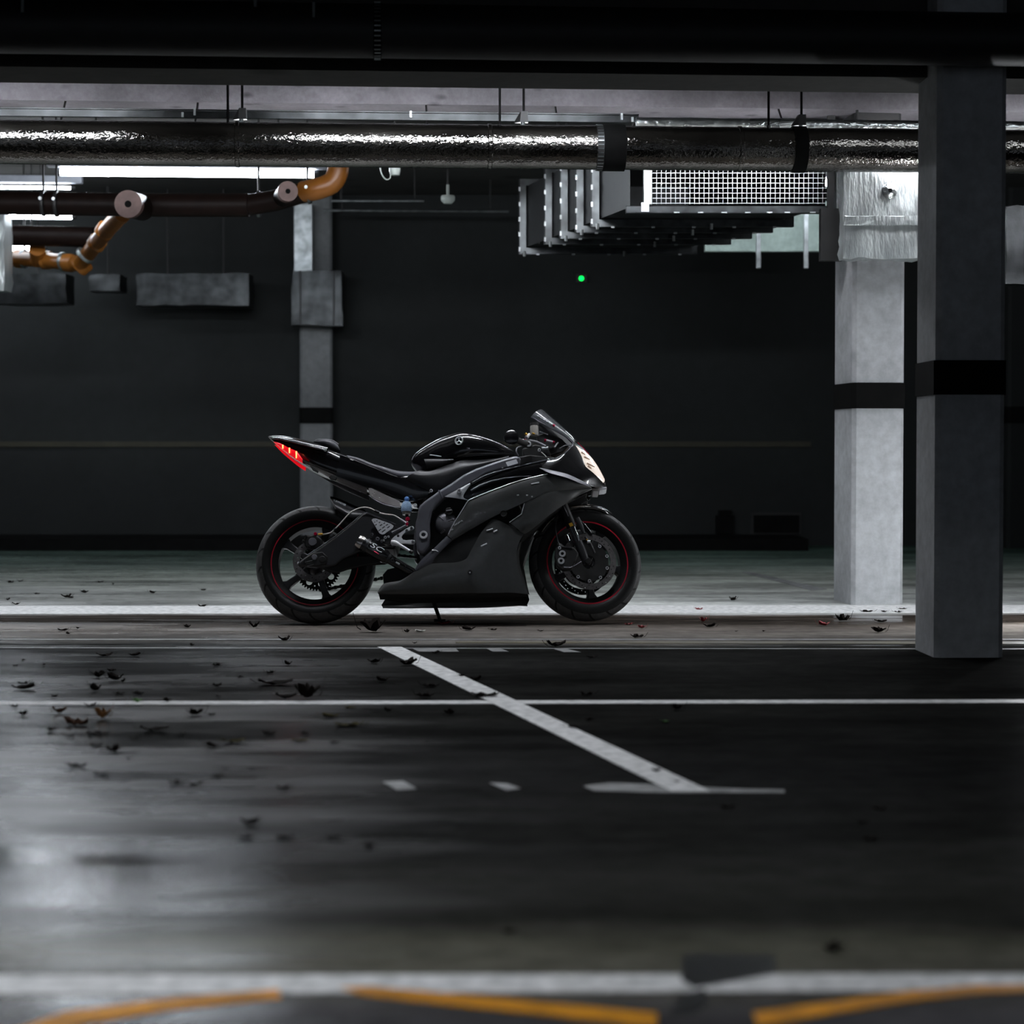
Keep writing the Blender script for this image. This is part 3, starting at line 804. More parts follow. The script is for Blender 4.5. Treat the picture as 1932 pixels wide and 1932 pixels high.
# dark boxes low on the back wall
p = P(1370, 1008, 19.6)
t = thing('dark_wall_box', 'small dark arched box low on the back wall right of the bike', 'vent', (p.x, 19.72, p.z))  # plain dark shape, only filed under vents
raw('cover', *prismz([(-0.085, -0.04), (0.085, -0.04), (0.085, 0), (-0.085, 0)], 0, 0.17), M_band, t)
raw('hood', *prismz([(-0.06, -0.05), (0.06, -0.05), (0.06, 0), (-0.06, 0)], 0.17, 0.22), M_band, t)
p = P(1467, 1005, 19.6)
t = thing('dark_wall_box', 'wide dark box low on the back wall near the lit pillar', 'vent', (p.x, 19.72, p.z))  # plain dark shape, only filed under vents
raw('cover', *box_data(0, -0.02, 0.08, 0.42, 0.04, 0.16), M_band, t)
raw('rim', *box_data(0, -0.01, 0.08, 0.47, 0.02, 0.20), M_walldark, t)
# ------------------------------------------------------------------ painted lines and dark patches on the floor
def paint(name, label, cat, pix, m, group=None, z=0.002, parent=None):
    pts = [G(u, v) for u, v in pix]
    n = len(pts)
    vs = [(p.x, p.y, 0.0003) for p in pts] + [(p.x, p.y, z) for p in pts]
    fs = [tuple(range(n)), tuple(range(n, 2 * n))] + [(i, (i + 1) % n, n + (i + 1) % n, n + i) for i in range(n)]
    o = raw(name, vs, fs, m, parent)
    if cat: tag(o, label, cat, group)
    return o
gp = 'painted lines on the floor'
paint('floor_line', 'wide white line crossing the floor just behind the motorcycle', 'floor line', [(-300, 1144), (2200, 1142), (2200, 1156), (-300, 1159)], M_white, gp)
paint('floor_line', 'pale slanted line ending under the motorcycle', 'floor line', [(729, 1126), (748, 1126), (808, 1147), (768, 1147)], M_white, gp, 0.0018)
paint('floor_line', 'thin white line crossing the whole floor in front of the motorcycle', 'floor line', [(-300, 1324.5), (2200, 1320), (2200, 1326), (-300, 1331)], M_white, gp, 0.0018)
paint('floor_line', 'white diagonal line running from the motorcycle towards the lower right', 'floor line', [(712, 1221), (757, 1221), (1340, 1494), (1268, 1494)], M_white, gp, 0.0024)
paint('floor_line', 'blurred white line across the bottom of the picture', 'floor line', [(-300, 1842), (2300, 1838), (2300, 1869), (-300, 1878)], M_white, gp)
paint('floor_line', 'thin pale line painted for a wet edge glint in front of the wheels', 'floor line', [(-300, 1206), (2200, 1206), (2200, 1208), (-300, 1208)], M_worn_and_glint, gp)  # pale strip drawn for the bright glint of a wet edge
paint('floor_line', 'thin pale line painted for a wet edge glint at the diagonal line', 'floor line', [(-300, 1221.2), (2200, 1224.5), (2200, 1225.8), (-300, 1223)], M_worn_and_glint, gp, 0.0016)  # second wet edge glint, also drawn as a pale strip
paint('floor_line', 'thin dull yellow line in front of the front wheel', 'floor line', [(860, 1211), (2200, 1211), (2200, 1216), (860, 1214)], M_yelloww, gp)
paint('floor_line', 'yellow line at the lower left corner', 'floor line', [(20, 1950), (120, 1912), (320, 1886), (526, 1869), (530, 1884), (330, 1905), (150, 1934), (110, 1950)], M_yellow, gp, 0.0026)
paint('floor_line', 'yellow line slanting down at the bottom centre', 'floor line', [(640, 1866), (700, 1864), (960, 1887), (1240, 1914), (1240, 1940), (960, 1909), (690, 1880)], M_yellow, gp, 0.0026)
paint('floor_line', 'yellow line rising to the lower right corner', 'floor line', [(1420, 1912), (1700, 1874), (1850, 1861), (2200, 1858), (2200, 1866), (1870, 1874), (1720, 1890), (1430, 1938)], M_yellow, gp, 0.0026)
wg = 'worn line fragments on the floor'
for i, (lab, pix) in enumerate((('worn white line fragment at the near end of the diagonal line', [(1100, 1484), (1150, 1478), (1260, 1482), (1380, 1489), (1480, 1491), (1480, 1496), (1240, 1496), (1120, 1492)]),
                 ('pale worn paint patch left of the diagonal line end', [(722, 1476), (760, 1474), (786, 1489), (748, 1491)]),
                 ('small worn paint patch between pale patch and diagonal line', [(924, 1478), (958, 1480), (982, 1488), (956, 1492)]),
                 ('faint worn fragment just right of the diagonal line start, nearest it', [(778, 1224), (860, 1224), (866, 1230), (790, 1230)]),
                 ('faint worn fragment right of the diagonal line start, second', [(918, 1224), (944, 1224), (960, 1230), (930, 1230)]),
                 ('faint worn fragment right of the diagonal line start, third', [(1045, 1225), (1070, 1225), (1096, 1231), (1064, 1231)]),
                 ('faint slanted paint mark behind the front wheel, before the lit pillar', [(1400, 1080), (1420, 1080), (1560, 1112), (1530, 1114)]))):
    paint('worn_line', lab, 'floor line', pix, M_worn_and_glint, wg, 0.0019)
for pix in ([(1288, 1806), (1340, 1803), (1460, 1806), (1462, 1838), (1400, 1850), (1310, 1866), (1285, 1850)], [(1285, 1880), (1330, 1868), (1335, 1890), (1310, 1912), (1262, 1915)]):
    o = paint('dark_patch', None, None, pix, M_darkpatch, None, 0.003, floor)  # flat dark patches on the floor near the camera
# ================================================================== the motorcycle
LEAN = math.radians(15)
BIKE = thing('motorcycle', 'black sport motorcycle with graphite side fairing leaning on its side stand', 'motorcycle')
W0 = P(596, 1067, 10.93)
RB = Matrix.Rotation(-LEAN, 3, 'X')
RBi = RB.transposed()
# tyre profiles (radius, lateral)
TR = [(0.226, -0.066), (0.240, -0.080), (0.262, -0.087), (0.280, -0.080), (0.295, -0.060), (0.304, -0.034), (0.308, -0.012),
      (0.308, 0.012), (0.304, 0.034), (0.295, 0.060), (0.280, 0.080), (0.262, 0.087), (0.240, 0.080), (0.226, 0.066), (0.216, 0.05), (0.216, -0.05)]
TF = [(0.218, -0.050), (0.230, -0.058), (0.250, -0.061), (0.270, -0.057), (0.285, -0.043), (0.294, -0.024), (0.2975, -0.008),
      (0.2975, 0.008), (0.294, 0.024), (0.285, 0.043), (0.270, 0.057), (0.250, 0.061), (0.230, 0.058), (0.218, 0.050), (0.208, 0.04), (0.208, -0.04)]
low = min(-r * math.cos(LEAN) - y * math.sin(LEAN) for r, y in TR)
W0.z = -low
BIKE.location = W0
BIKE.rotation_euler = (-LEAN, 0, 0)
def bp(u, v, y=0.0):
    d = RBi @ ray(u, v); o = RBi @ (CAMO - W0)
    t = (y - o.y) / d.y
    return o + d * t
def bps(pts, y): return [bp(u, v, y) for u, v in pts]
PX = 10.93 / F                       # metres per pixel at the bike
# ---- materials
M_gloss = mat('gloss_black_paint', (0.006, 0.006, 0.007), 0.22, var=0.1, coat=1.0, coat_r=0.04, spec=0.5)
M_tank = mat('tank_black_paint', (0.006, 0.006, 0.007), 0.20, var=0.1, coat=1.0, coat_r=0.05)
M_graph = mat('graphite_paint', (0.062, 0.064, 0.063), 0.36, 0.15, var=0.08, scale=40, coat=0.25, coat_r=0.15)
M_satin = mat('satin_black_plastic', (0.020, 0.020, 0.022), 0.36, var=0.15)
M_matt = mat('matt_black_plastic', (0.007, 0.007, 0.007), 0.6, var=0.2)
M_frame = mat('frame_alloy_black', (0.125, 0.126, 0.145), 0.38, 0.4, var=0.12, coat=0.2, coat_r=0.2)
M_eng = mat('engine_grey', (0.14, 0.14, 0.155), 0.40, 0.35, var=0.2)
M_engblk = mat('engine_black', (0.010, 0.010, 0.010), 0.5, 0.2, var=0.3)
M_alu = mat('brushed_aluminium', (0.68, 0.69, 0.72), 0.38, 0.20, var=0.1, scale=40)
M_chrome = mat('polished_steel', (0.75, 0.77, 0.80), 0.14, 1.0, var=0.05)
M_rim = mat('rim_black', (0.008, 0.008, 0.008), 0.5, var=0.1, spec=0.2)
M_silver = mat('silver_hardware', (0.62, 0.63, 0.66), 0.30, 0.35, var=0.1)
M_disc = mat('disc_steel', (0.16, 0.15, 0.15), 0.42, 0.6, var=0.2, scale=50)
M_seat = mat('seat_vinyl', (0.095, 0.095, 0.110), 0.45, var=0.15, bmp=0.15, bscale=160)
M_red = mat('red_rim_tape', (0.46, 0.008, 0.03), 0.35, var=0.1)
M_redan = mat('red_anodised', (0.55, 0.01, 0.06), 0.25, 0.5, var=0.1)
M_gold = mat('gold_fitting', (0.75, 0.42, 0.05), 0.3, 0.4, var=0.1)
M_brakel = mat('braided_hose', (0.60, 0.58, 0.54), 0.4, 0.2, var=0.2, scale=90)
M_letter = mat('white_lettering', (0.72, 0.74, 0.78), 0.45, var=0.05)
M_shield = mat('heat_shield', (0.30, 0.28, 0.275), 0.5, 0.1, var=0.2)
M_can = mat('exhaust_black', (0.012, 0.012, 0.013), 0.26, 0.2, var=0.15, coat=0.5)
M_ti = mat('exhaust_steel', (0.55, 0.52, 0.50), 0.22, 1.0, var=0.15)
M_chain = mat('chain_steel', (0.03, 0.028, 0.024), 0.5, 0.6, var=0.3)
M_screen = mat('smoked_screen', (0.13, 0.135, 0.145), 0.16, 0.0, var=0.05, coat=1.0, coat_r=0.03)
M_sock = mat('blue_knit', (0.30, 0.44, 0.62), 0.9, var=0.25, scale=220, bmp=0.6, bscale=300)
M_pom = mat('blue_pompom', (0.14, 0.30, 0.66), 0.9, var=0.3, scale=200, bmp=0.8, bscale=300)
M_bottle = mat('reservoir_plastic', (0.36, 0.34, 0.31), 0.35, var=0.1)
M_taill = mat('tail_light_lens', (0.5, 0.004, 0.012), 0.2, var=0.1, emit=(1.0, 0.01, 0.02), estr=0.55, coat=0.5)
M_led = mat('tail_light_led', (1.0, 0.3, 0.1), 0.3, emit=(1.0, 0.16, 0.05), estr=6.0)
M_head = mat('headlight_lens', (0.8, 0.75, 0.7), 0.12, var=0.05, emit=(1.0, 0.86, 0.74), estr=0.62, scale=30, coat=1.0)
M_headrib = mat('headlight_rib', (0.30, 0.22, 0.18), 0.3, var=0.1, emit=(1.0, 0.7, 0.5), estr=0.12)
def tyre_material():
    m = bpy.data.materials.new('tyre_rubber'); m.use_nodes = True
    nt = m.node_tree; b = nt.nodes['Principled BSDF']
    tc = nt.nodes.new('ShaderNodeTexCoord').outputs['Object']
    s = nt.nodes.new('ShaderNodeSeparateXYZ'); nt.links.new(tc, s.inputs[0])
    ang = math_n(nt, 'ARCTAN2', s.outputs['Z'], s.outputs['X'])
    ay = math_n(nt, 'ABSOLUTE', s.outputs['Y'])
    ph = math_n(nt, 'FRACT', math_n(nt, 'ADD', math_n(nt, 'MULTIPLY', ang, 18 / (2 * math.pi)), math_n(nt, 'MULTIPLY', ay, 9.0)))
    g = math_n(nt, 'MULTIPLY', math_n(nt, 'LESS_THAN', ph, 0.13), math_n(nt, 'GREATER_THAN', ay, 0.018))
    r2 = math_n(nt, 'SQRT', math_n(nt, 'ADD', math_n(nt, 'MULTIPLY', s.outputs['X'], s.outputs['X']), math_n(nt, 'MULTIPLY', s.outputs['Z'], s.outputs['Z'])))
    tread = math_n(nt, 'GREATER_THAN', r2, 0.270)
    g = math_n(nt, 'MULTIPLY', g, tread)
    f = noise(nt, tc, 70, 2)
    base = mixc(nt, tread, ramp(nt, f, [(0.3, 0.004), (0.7, 0.007)]), ramp(nt, f, [(0.3, 0.055), (0.7, 0.080)]))
    nt.links.new(mixc(nt, g, base, (0.004, 0.004, 0.004)), b.inputs['Base Color'])
    b.inputs['Roughness'].default_value = 0.5
    b.inputs['Specular IOR Level'].default_value = 0.3
    hh = math_n(nt, 'SUBTRACT', math_n(nt, 'MULTIPLY', f, 0.1), g)
    nt.links.new(bump(nt, hh, 0.5, 0.004), b.inputs['Normal'])
    return m
M_tyre = tyre_material()
# ---- surface helpers in bike coordinates
def bplate(name, pix, y0, y1, m, parent=BIKE, holes=(), bevel=0.0, seg=2):
    out = bps(pix, y0)
    hs = [bps(h, y0) for h in holes]
    o = plate(name, out, Vector((0, y1 - y0, 0)), m, parent, hs, bevel, seg)
    return o
def circ(u, v, r, n=16, a0=0.0): return [(u + r * math.cos(a0 + 2 * math.pi * k / n), v + r * math.sin(a0 + 2 * math.pi * k / n)) for k in range(n)]
def by_index(pts, n):                # resample a polyline evenly by vertex index, softly rounded
    pts = [Vector(p) for p in pts]
    out = []
    for i in range(n):
        s = (len(pts) - 1) * i / (n - 1); k = min(int(s), len(pts) - 2); t = s - k
        p0 = pts[max(0, k - 1)]; p1 = pts[k]; p2 = pts[k + 1]; p3 = pts[min(len(pts) - 1, k + 2)]
        c = 0.5 * ((2 * p1) + (p2 - p0) * t + (2 * p0 - 5 * p1 + 4 * p2 - p3) * t * t + (3 * p1 - p0 - 3 * p2 + p3) * t ** 3)
        out.append(p1.lerp(p2, t) * 0.5 + c * 0.5)
    return out
def bsurf(name, top, bot, m, n=28, k=12, bulge=0.0, th=0.006, parent=BIKE, mirror=True, smooth=True, pw=0.8, curve=True, match=False, mid=None):
    """panel between two polylines of (u, v, lateral)"""
    f = catmull if curve else linear
    if match:
        f = by_index
    T = f([bp(u, v, y) for u, v, y in top], n); B = f([bp(u, v, y) for u, v, y in bot], n)
    Mq = f([bp(u, v, y) for u, v, y in mid], n) if mid else None
    def grid(sgn):
        vs = []
        for layer in (0, 1):
            for i in range(n):
                for j in range(k):
                    t = j / (k - 1)
                    p = T[i].lerp(B[i], t) if Mq is None else T[i] * ((1 - t) * (1 - 2 * t)) + Mq[i] * (4 * t * (1 - t)) + B[i] * (t * (2 * t - 1))
                    yy = p.y - bulge * math.sin(math.pi * t) ** pw + layer * th
                    vs.append((p.x, sgn * yy, p.z))
        fs = []
        N = n * k
        for i in range(n - 1):
            for j in range(k - 1):
                a = i * k + j
                q = (a, a + 1, a + k + 1, a + k)
                fs.append(q); fs.append(tuple(x + N for x in q))
        for i in range(n - 1):
            for j in (0, k - 1):
                a = i * k + j; fs.append((a, a + k, a + k + N, a + N))
        for j in range(k - 1):
            for i in (0, n - 1):
                a = i * k + j; fs.append((a, a + 1, a + 1 + N, a + N))
        return vs, fs
    o = raw(name, *grid(1), m, parent, auto=50)
    if mirror: raw(name, *grid(-1), m, parent, auto=50)
    return o
def bloft(name, st, m, parent=BIKE, segs=28, n=30, e=0.8):
    """closed body: stations (u_top, v_top, u_bot, v_bot, half width, lateral where the bottom is seen)"""
    T = catmull([bp(s[0], s[1], 0) for s in st], n)
    Bq = [bp(s[2], s[3], s[5]) for s in st]
    B = catmull([Vector((q.x, 0, q.z)) for q in Bq], n)
    Wd = catmull([Vector((s[4], i * 0.02, 0)) for i, s in enumerate(st)], n)
    vs, fs = [], []
    for i in range(n):
        mid = (T[i] + B[i]) / 2; h = (T[i] - B[i]) / 2
        for k in range(segs):
            a = 2 * math.pi * k / segs
            c, s = math.cos(a), math.sin(a)
            c = math.copysign(abs(c) ** e, c); s = math.copysign(abs(s) ** e, s)
            p = mid + h * c
            vs.append((p.x, p.y + max(0.002, Wd[i].x) * s, p.z))
    for i in range(n - 1):
        for k in range(segs):
            k2 = (k + 1) % segs
            fs.append((i * segs + k, i * segs + k2, (i + 1) * segs + k2, (i + 1) * segs + k))
    fs.append(tuple(range(segs))); fs.append(tuple((n - 1) * segs + k for k in range(segs)))
    return raw(name, vs, fs, m, parent, auto=50)
def btube(name, pix, r, m, parent=BIKE, segs=12, sm=0):
    pts = [bp(*p) for p in pix]
    if sm: pts = catmull(pts, sm)
    rr = [q * PX for q in r] if isinstance(r, (list, tuple)) else r * PX
    if sm and isinstance(rr, list): rr = max(rr)
    return raw(name, *tube_data(pts, rr, segs), m, parent, auto=45)
def bdisc(name, u, v, r, y0, y1, m, parent=BIKE, segs=20):
    c = bp(u, v, y0)
    o = raw(name, *tube_data([c, c + Vector((0, y1 - y0, 0))], r * PX, segs), m, parent)
    bev(o, min(0.0025, r * PX * 0.2))
    return o
def bolt(u, v, r, y, m, parent=BIKE):
    c = bp(u, v, y)
    o = lathe('bolt', [(r * PX * 0.45, -0.002), (r * PX * 0.55, -0.006), (r * PX, -0.005), (r * PX, 0.006), (r * PX * 0.45, 0.006)], m, parent, 16, 'y', True, tuple(c), 40)
    return o
from mathutils.bvhtree import BVHTree
def hit(o, u, v):                     # where the line of sight at u, v meets a bike panel
    key = o.name
    if key not in BV:
        BV[key] = BVHTree.FromPolygons([x.co for x in o.data.vertices], [tuple(f.vertices) for f in o.data.polygons])
    d = (RBi @ ray(u, v)).normalized()
    loc, nor, _, _ = BV[key].ray_cast(RBi @ (CAMO - W0), d)
    if loc is None: return None, None
    if nor.dot(d) > 0: nor = -nor
    return loc, nor
BV = {}
def stroke(o, pix, r, m, name):        # a thin raised mark lying on a panel
    pts = []
    for u, v in pix:
        l, n = hit(o, u, v)
        if l is not None: pts.append(l + n * r * PX * 0.3)
    if len(pts) > 1: return raw(name, *tube_data(pts, r * PX, 6), m, o)
# ---- wheels -------------------------------------------------------------
def wheel(name, prof, rim_o, rim_i, hw, spoke_a, hub_r, loc, rotz):
    rim = lathe(name, [(rim_o, -hw), (rim_o - 0.008, -hw - 0.004), (rim_o - 0.020, -hw + 0.006), (rim_i + 0.006, -hw + 0.018), (rim_i, -hw + 0.024),
                       (rim_i, hw - 0.024), (rim_i + 0.006, hw - 0.018), (rim_o - 0.020, hw - 0.006), (rim_o - 0.008, hw + 0.004), (rim_o, hw)], M_rim, BIKE, 72)
    rim.location = loc; rim.rotation_euler = (0, 0, rotz)
    lathe('tyre', prof, M_tyre, rim, 96)
    for s in (-1, 1):
        lathe('rim_stripe', [(rim_o - 0.0108, s * (hw + 0.0045)), (rim_o - 0.0045, s * (hw + 0.004)), (rim_o - 0.0045, s * (hw - 0.001)), (rim_o - 0.0108, s * (hw - 0.001))], M_red, rim, 72)
    for k in range(5):
        a = math.radians(spoke_a + 72 * k)
        ca, sa = math.cos(a), math.sin(a)
        vs = []
        for r, w, d in ((hub_r * 0.7, 0.020, 0.030), (rim_i * 0.55, 0.015, 0.022), (rim_i * 0.9, 0.019, 0.022), (rim_i + 0.004, 0.032, 0.024)):
            for i, j in ((-1, -1), (1, -1), (1, 1), (-1, 1)):
                x, y, z = r, j * d, i * w
                vs.append((x * ca - z * sa, y, x * sa + z * ca))
        fs = [(0, 1, 2, 3), (12, 13, 14, 15)]
        for q in range(3):
            for i in range(4):
                i2 = (i + 1) % 4
                fs.append((q * 4 + i, q * 4 + i2, q * 4 + 4 + i2, q * 4 + 4 + i))
        bev(raw('spoke', vs, fs, M_satin, rim), 0.006)
    lathe('hub', [(0.008, -hub_r * 1.2), (hub_r * 0.75, -hub_r * 1.2), (hub_r, -hub_r * 0.6), (hub_r, hub_r * 0.6), (hub_r * 0.75, hub_r * 1.2), (0.008, hub_r * 1.2)], M_satin, rim, 32)
    return rim
def ring_plate(name, ro, ri, nh, hr, y, th, m, parent, rows=2, rot=0.0, wavy=0.0):
    n = 72
    out = [Vector((ro * (1 + wavy * math.cos(9 * 2 * math.pi * k / n)) * math.cos(2 * math.pi * k / n), y, ro * (1 + wavy * math.cos(9 * 2 * math.pi * k / n)) * math.sin(2 * math.pi * k / n))) for k in range(n)]
    holes = [[Vector((ri * math.cos(2 * math.pi * k / 40), y, ri * math.sin(2 * math.pi * k / 40))) for k in range(40)]]
    for i in range(nh):
        a = 2 * math.pi * i / nh + rot
        rr = ri + (ro - ri) * ((i % rows) + 1) / (rows + 1)
        c = Vector((rr * math.cos(a), y, rr * math.sin(a)))
        holes.append([c + Vector((hr * math.cos(t * math.pi / 3), 0, hr * math.sin(t * math.pi / 3))) for t in range(6)])
    return plate(name, out, Vector((0, th, 0)), m, parent, holes)
rw = wheel('rear_wheel', TR, 0.232, 0.190, 0.062, -71, 0.052, (0, 0, 0), 0)
ring_plate('brake_disc', 0.110, 0.074, 30, 0.0042, -0.092, 0.005, M_disc, rw)
# sprocket with teeth and holes on the far side
nt_ = 45
out = []
for k in range(nt_ * 2):
    a = 2 * math.pi * k / (nt_ * 2); r = 0.119 if k % 2 else 0.1085
    for da in (-0.012, 0.012):
        out.append(Vector((r * math.cos(a + da), 0.100, r * math.sin(a + da))))
holes = [[Vector((0.03 * math.cos(t * math.pi / 10), 0.100, 0.03 * math.sin(t * math.pi / 10))) for t in range(20)]]
for k in range(8):
    a = 2 * math.pi * k / 8 + 0.25
    holes.append([Vector((0.082 * math.cos(a) + 0.0165 * math.cos(t * math.pi / 8), 0.100, 0.082 * math.sin(a) + 0.0165 * math.sin(t * math.pi / 8))) for t in range(16)])
    a2 = a + math.pi / 8
    holes.append([Vector((0.092 * math.cos(a2) + 0.0045 * math.cos(t * math.pi / 3), 0.100, 0.092 * math.sin(a2) + 0.0045 * math.sin(t * math.pi / 3))) for t in range(6)])
plate('sprocket', out, Vector((0, 0.006, 0)), M_chain, rw, holes)
# lettering on the rear tyre sidewall
FC = bp(1104, 1065, 0)
STEER = math.radians(13)
fw = wheel('front_wheel', TF, 0.222, 0.182, 0.046, -80, 0.036, FC, STEER)
for s in (-1, 1):
    dsc = ring_plate('brake_disc', 0.146, 0.116, 44, 0.0036, s * 0.072 - 0.0025, 0.005, M_disc if s < 0 else M_engblk, fw, 3)
    car = lathe('disc_carrier', [(0.035, s * 0.060), (0.104, s * 0.070), (0.104, s * 0.074), (0.035, s * 0.066)], M_matt, fw, 48)
    if s < 0:
        for k in range(10):
            a = 2 * math.pi * k / 10 - 0.30
            lathe('bobbin', [(0.0045, -0.0785), (0.0085, -0.0785), (0.0085, -0.066), (0.0045, -0.066)], M_silver, car, 16, 'y', True, (0.101 * math.cos(a), 0, 0.101 * math.sin(a)))
# ---- chain ---------------------------------------------------------------
def chain_run(p0, p1, n):
    parts = []
    for k in range(n):
        a = Vector(p0).lerp(Vector(p1), k / n); b = Vector(p0).lerp(Vector(p1), (k + 1.0) / n)
        mid = (a + b) / 2; L = (b - a).length; d = (b - a).normalized()
        vs, fs = box_data(0, 0, 0, L * 0.96, 0.018 if k % 2 else 0.011, 0.016 if k % 2 else 0.0125)
        ang = math.atan2(d.z, d.x)
        parts.append(([(v[0] * math.cos(ang) - v[2] * math.sin(ang) + mid.x, v[1] + mid.y, v[0] * math.sin(ang) + v[2] * math.cos(ang) + mid.z) for v in vs], fs))
    return merge(parts)
lowr = chain_run((0.012, 0.103, -0.116), (0.52, 0.103, -0.012), 34)
upr = chain_run((0.012, 0.103, 0.116), (0.52, 0.103, 0.060), 34)
ch = raw('chain', *merge([lowr, upr]), M_chain, BIKE); ch['kind'] = 'stuff'
# ---- swingarm --------------------------------------------------------------
arm_pix = [(561, 1062), (570, 1055), (580, 1048), (605, 1032), (631, 1014), (662, 989), (684, 970), (692, 967), (720, 978), (747, 989), (757, 998), (757, 1020), (740, 1030), (705, 1030),
           (680, 1040), (646, 1055), (634, 1066), (618, 1070), (600, 1070), (575, 1068), (563, 1069)]
sw = bplate('swingarm', arm_pix, -0.155, -0.115, M_satin, BIKE, (), 0.010, 3)
bplate('lower_brace', [(600, 1056), (640, 1052), (690, 1048), (730, 1050), (728, 1064), (690, 1066), (655, 1074), (638, 1080), (620, 1078), (602, 1070)], -0.118, -0.095, M_matt, sw, (), 0.006)
far = [(x - 5, y + 8) for x, y in arm_pix]
bplate('arm_beam', far, 0.115, 0.150, M_matt, sw, (), 0.008)
cb = bp(715, 1005, 0)
bplate('cross_member', [(690, 990), (740, 996), (752, 1012), (745, 1036), (700, 1032)], -0.12, 0.12, M_matt, sw, (), 0.01)
bdisc('axle_nut', 593, 1051, 6.0, -0.172, -0.150, M_eng, sw, 6)
bdisc('adjuster_cap', 608, 1055, 6.2, -0.166, -0.150, M_engblk, sw, 20)
bdisc('adjuster_bolt', 563, 1062, 2.4, -0.150, -0.13, M_silver, sw, 10)
bplate('axle_block', [(572, 1056), (590, 1043), (608, 1041), (618, 1050), (616, 1064), (598, 1068), (576, 1066)], -0.163, -0.150, M_engblk, sw, (), 0.004)
for q in ((575, 1061, 590, 1057), (580, 1068, 592, 1065)):
    btube('adjuster_mark', [(q[0], q[1], -0.164), (q[2], q[3], -0.164)], 0.7, M_eng, sw, 6)
btube('arm_edge_glint', [(580, 1047, -0.1555), (605, 1031, -0.1555), (631, 1013, -0.1555), (662, 988, -0.1555), (684, 969.5, -0.1555), (692, 967, -0.1555), (720, 978, -0.1555), (746, 989, -0.1555)], 1.0, M_frame, sw, 6)  # lighter line along the arm top, drawn as its edge highlight
# silver heel guard with slots
hg = [(701, 981), (704, 978.5), (709, 978), (738, 988.5), (742.5, 992), (741, 996), (725, 1007.5), (721, 1008.5), (716, 1006), (703.5, 985.5)]
hh = []
def slot(u, v, w, h, ang):
    c, s = math.cos(ang), math.sin(ang)
    return [(u + x * c - y * s, v + x * s + y * c) for x, y in ((-w, -h), (w, -h), (w, h), (-w, h))]
for u, v, w in ((707, 985, 1.0), (711, 982.5, 1.0), (709.5, 990, 1.9), (716, 985.5, 1.6), (712.5, 995, 3.0), (719, 990.5, 2.6), (725, 987, 1.8), (716.5, 999.8, 3.3), (723.5, 994.8, 3.0), (730, 990.2, 2.4), (724, 1001.5, 4.2), (733, 994.5, 3.0)):
    hh.append(slot(u, v, w, 0.95, -0.62))
bplate('heel_guard', hg, -0.178, -0.174, M_alu, BIKE, hh)
# ---- hugger
hug = bsurf('rear_hugger', [(622, 939, 0.02), (640, 944, 0.02), (660, 953, 0.02), (690, 966, 0.02)], [(636, 962, -0.10), (648, 970, -0.10), (662, 978, -0.10), (690, 975, -0.10)], M_satin, 16, 10, 0.045, 0.005)
text('lettering', 'YAMAHA', 0.0175, bp(629, 944.2, -0.060) + Vector((0, -0.002, 0)), bp(651, 953, -0.062) - bp(629, 944.2, -0.060), Vector((0, 0.10, 1)), M_letter, hug, 0.0012)
# ---- rear brake
cal = bplate('rear_caliper', [(573, 1016), (578, 1011), (590, 1009), (602, 1012), (608, 1018), (607, 1030), (596, 1036), (584, 1034), (575, 1030)], -0.135, -0.085, M_engblk, BIKE, (), 0.006)
bdisc('piston_cover', 589.5, 1022, 7.8, -0.143, -0.13, M_eng, cal, 24)
for u, v in ((572, 1021), (577, 1012), (583, 1032)): bolt(u, v, 2.6, -0.137, M_engblk, cal)
bdisc('banjo_bolt', 595, 1007, 3.6, -0.14, -0.12, M_redan, cal, 6)
bl = btube('brake_line', [(600, 1008, -0.15), (612, 1008, -0.165), (624, 1005, -0.170), (630, 1000, -0.172), (642, 988, -0.172), (658, 970, -0.172), (670, 962, -0.172), (684, 957.5, -0.172), (698, 959, -0.17),
                      (712, 966, -0.17), (726, 970, -0.17), (742, 972, -0.17), (750, 976, -0.17), (756, 980, -0.172), (768, 988, -0.175)], 1.35, M_brakel, BIKE, 8, 60)
btube('hose_end', [(601, 1008, -0.152), (609, 1008, -0.163)], 2.0, M_gold, bl, 10)
btube('hose_clip', [(630, 1000, -0.176), (633, 997, -0.176)], 2.3, M_engblk, bl, 8)
btube('hose_fitting', [(756, 980, -0.173), (766, 986.5, -0.175)], 2.0, M_silver, bl, 10)
bdisc('hose_bolt', 768, 988.5, 3.2, -0.186, -0.165, M_redan, bl, 6)
btube('grommet', [(707, 963.5, -0.17), (716, 967.5, -0.17)], 2.5, M_engblk, bl, 10)
# ---- rear set, foot peg, reservoir
rs_pix = [(738, 1018), (744, 1012), (749, 1008.5), (758, 1003), (765, 998), (774.5, 993), (779, 992.6), (781.5, 995.5), (780, 999), (774, 1001), (767, 1003.6), (760, 1008.5), (757.5, 1013), (760, 1018), (766, 1019.2),
          (777, 1018.2), (782.5, 1019.3), (784, 1022.5), (781.5, 1026), (775, 1026.3), (761, 1024.8), (750, 1025), (740, 1023)]
rset = bplate('rear_set', rs_pix, -0.188, -0.176, M_alu, BIKE, [circ(751, 1011, 2.6, 12)], 0.002)
for u, v in ((776.5, 996.5), (767.5, 1001), (779, 1022.3)): bolt(u, v, 2.7, -0.190, M_eng, rset)
peg = btube('foot_peg', [(739, 1023.5, -0.200), (744, 1024, -0.205), (750, 1026, -0.215), (752, 1027, -0.22), (772, 1039, -0.245), (776, 1041.5, -0.25)], [4.6, 5.0, 4.6, 3.3, 2.7, 2.6], M_alu, BIKE, 14)
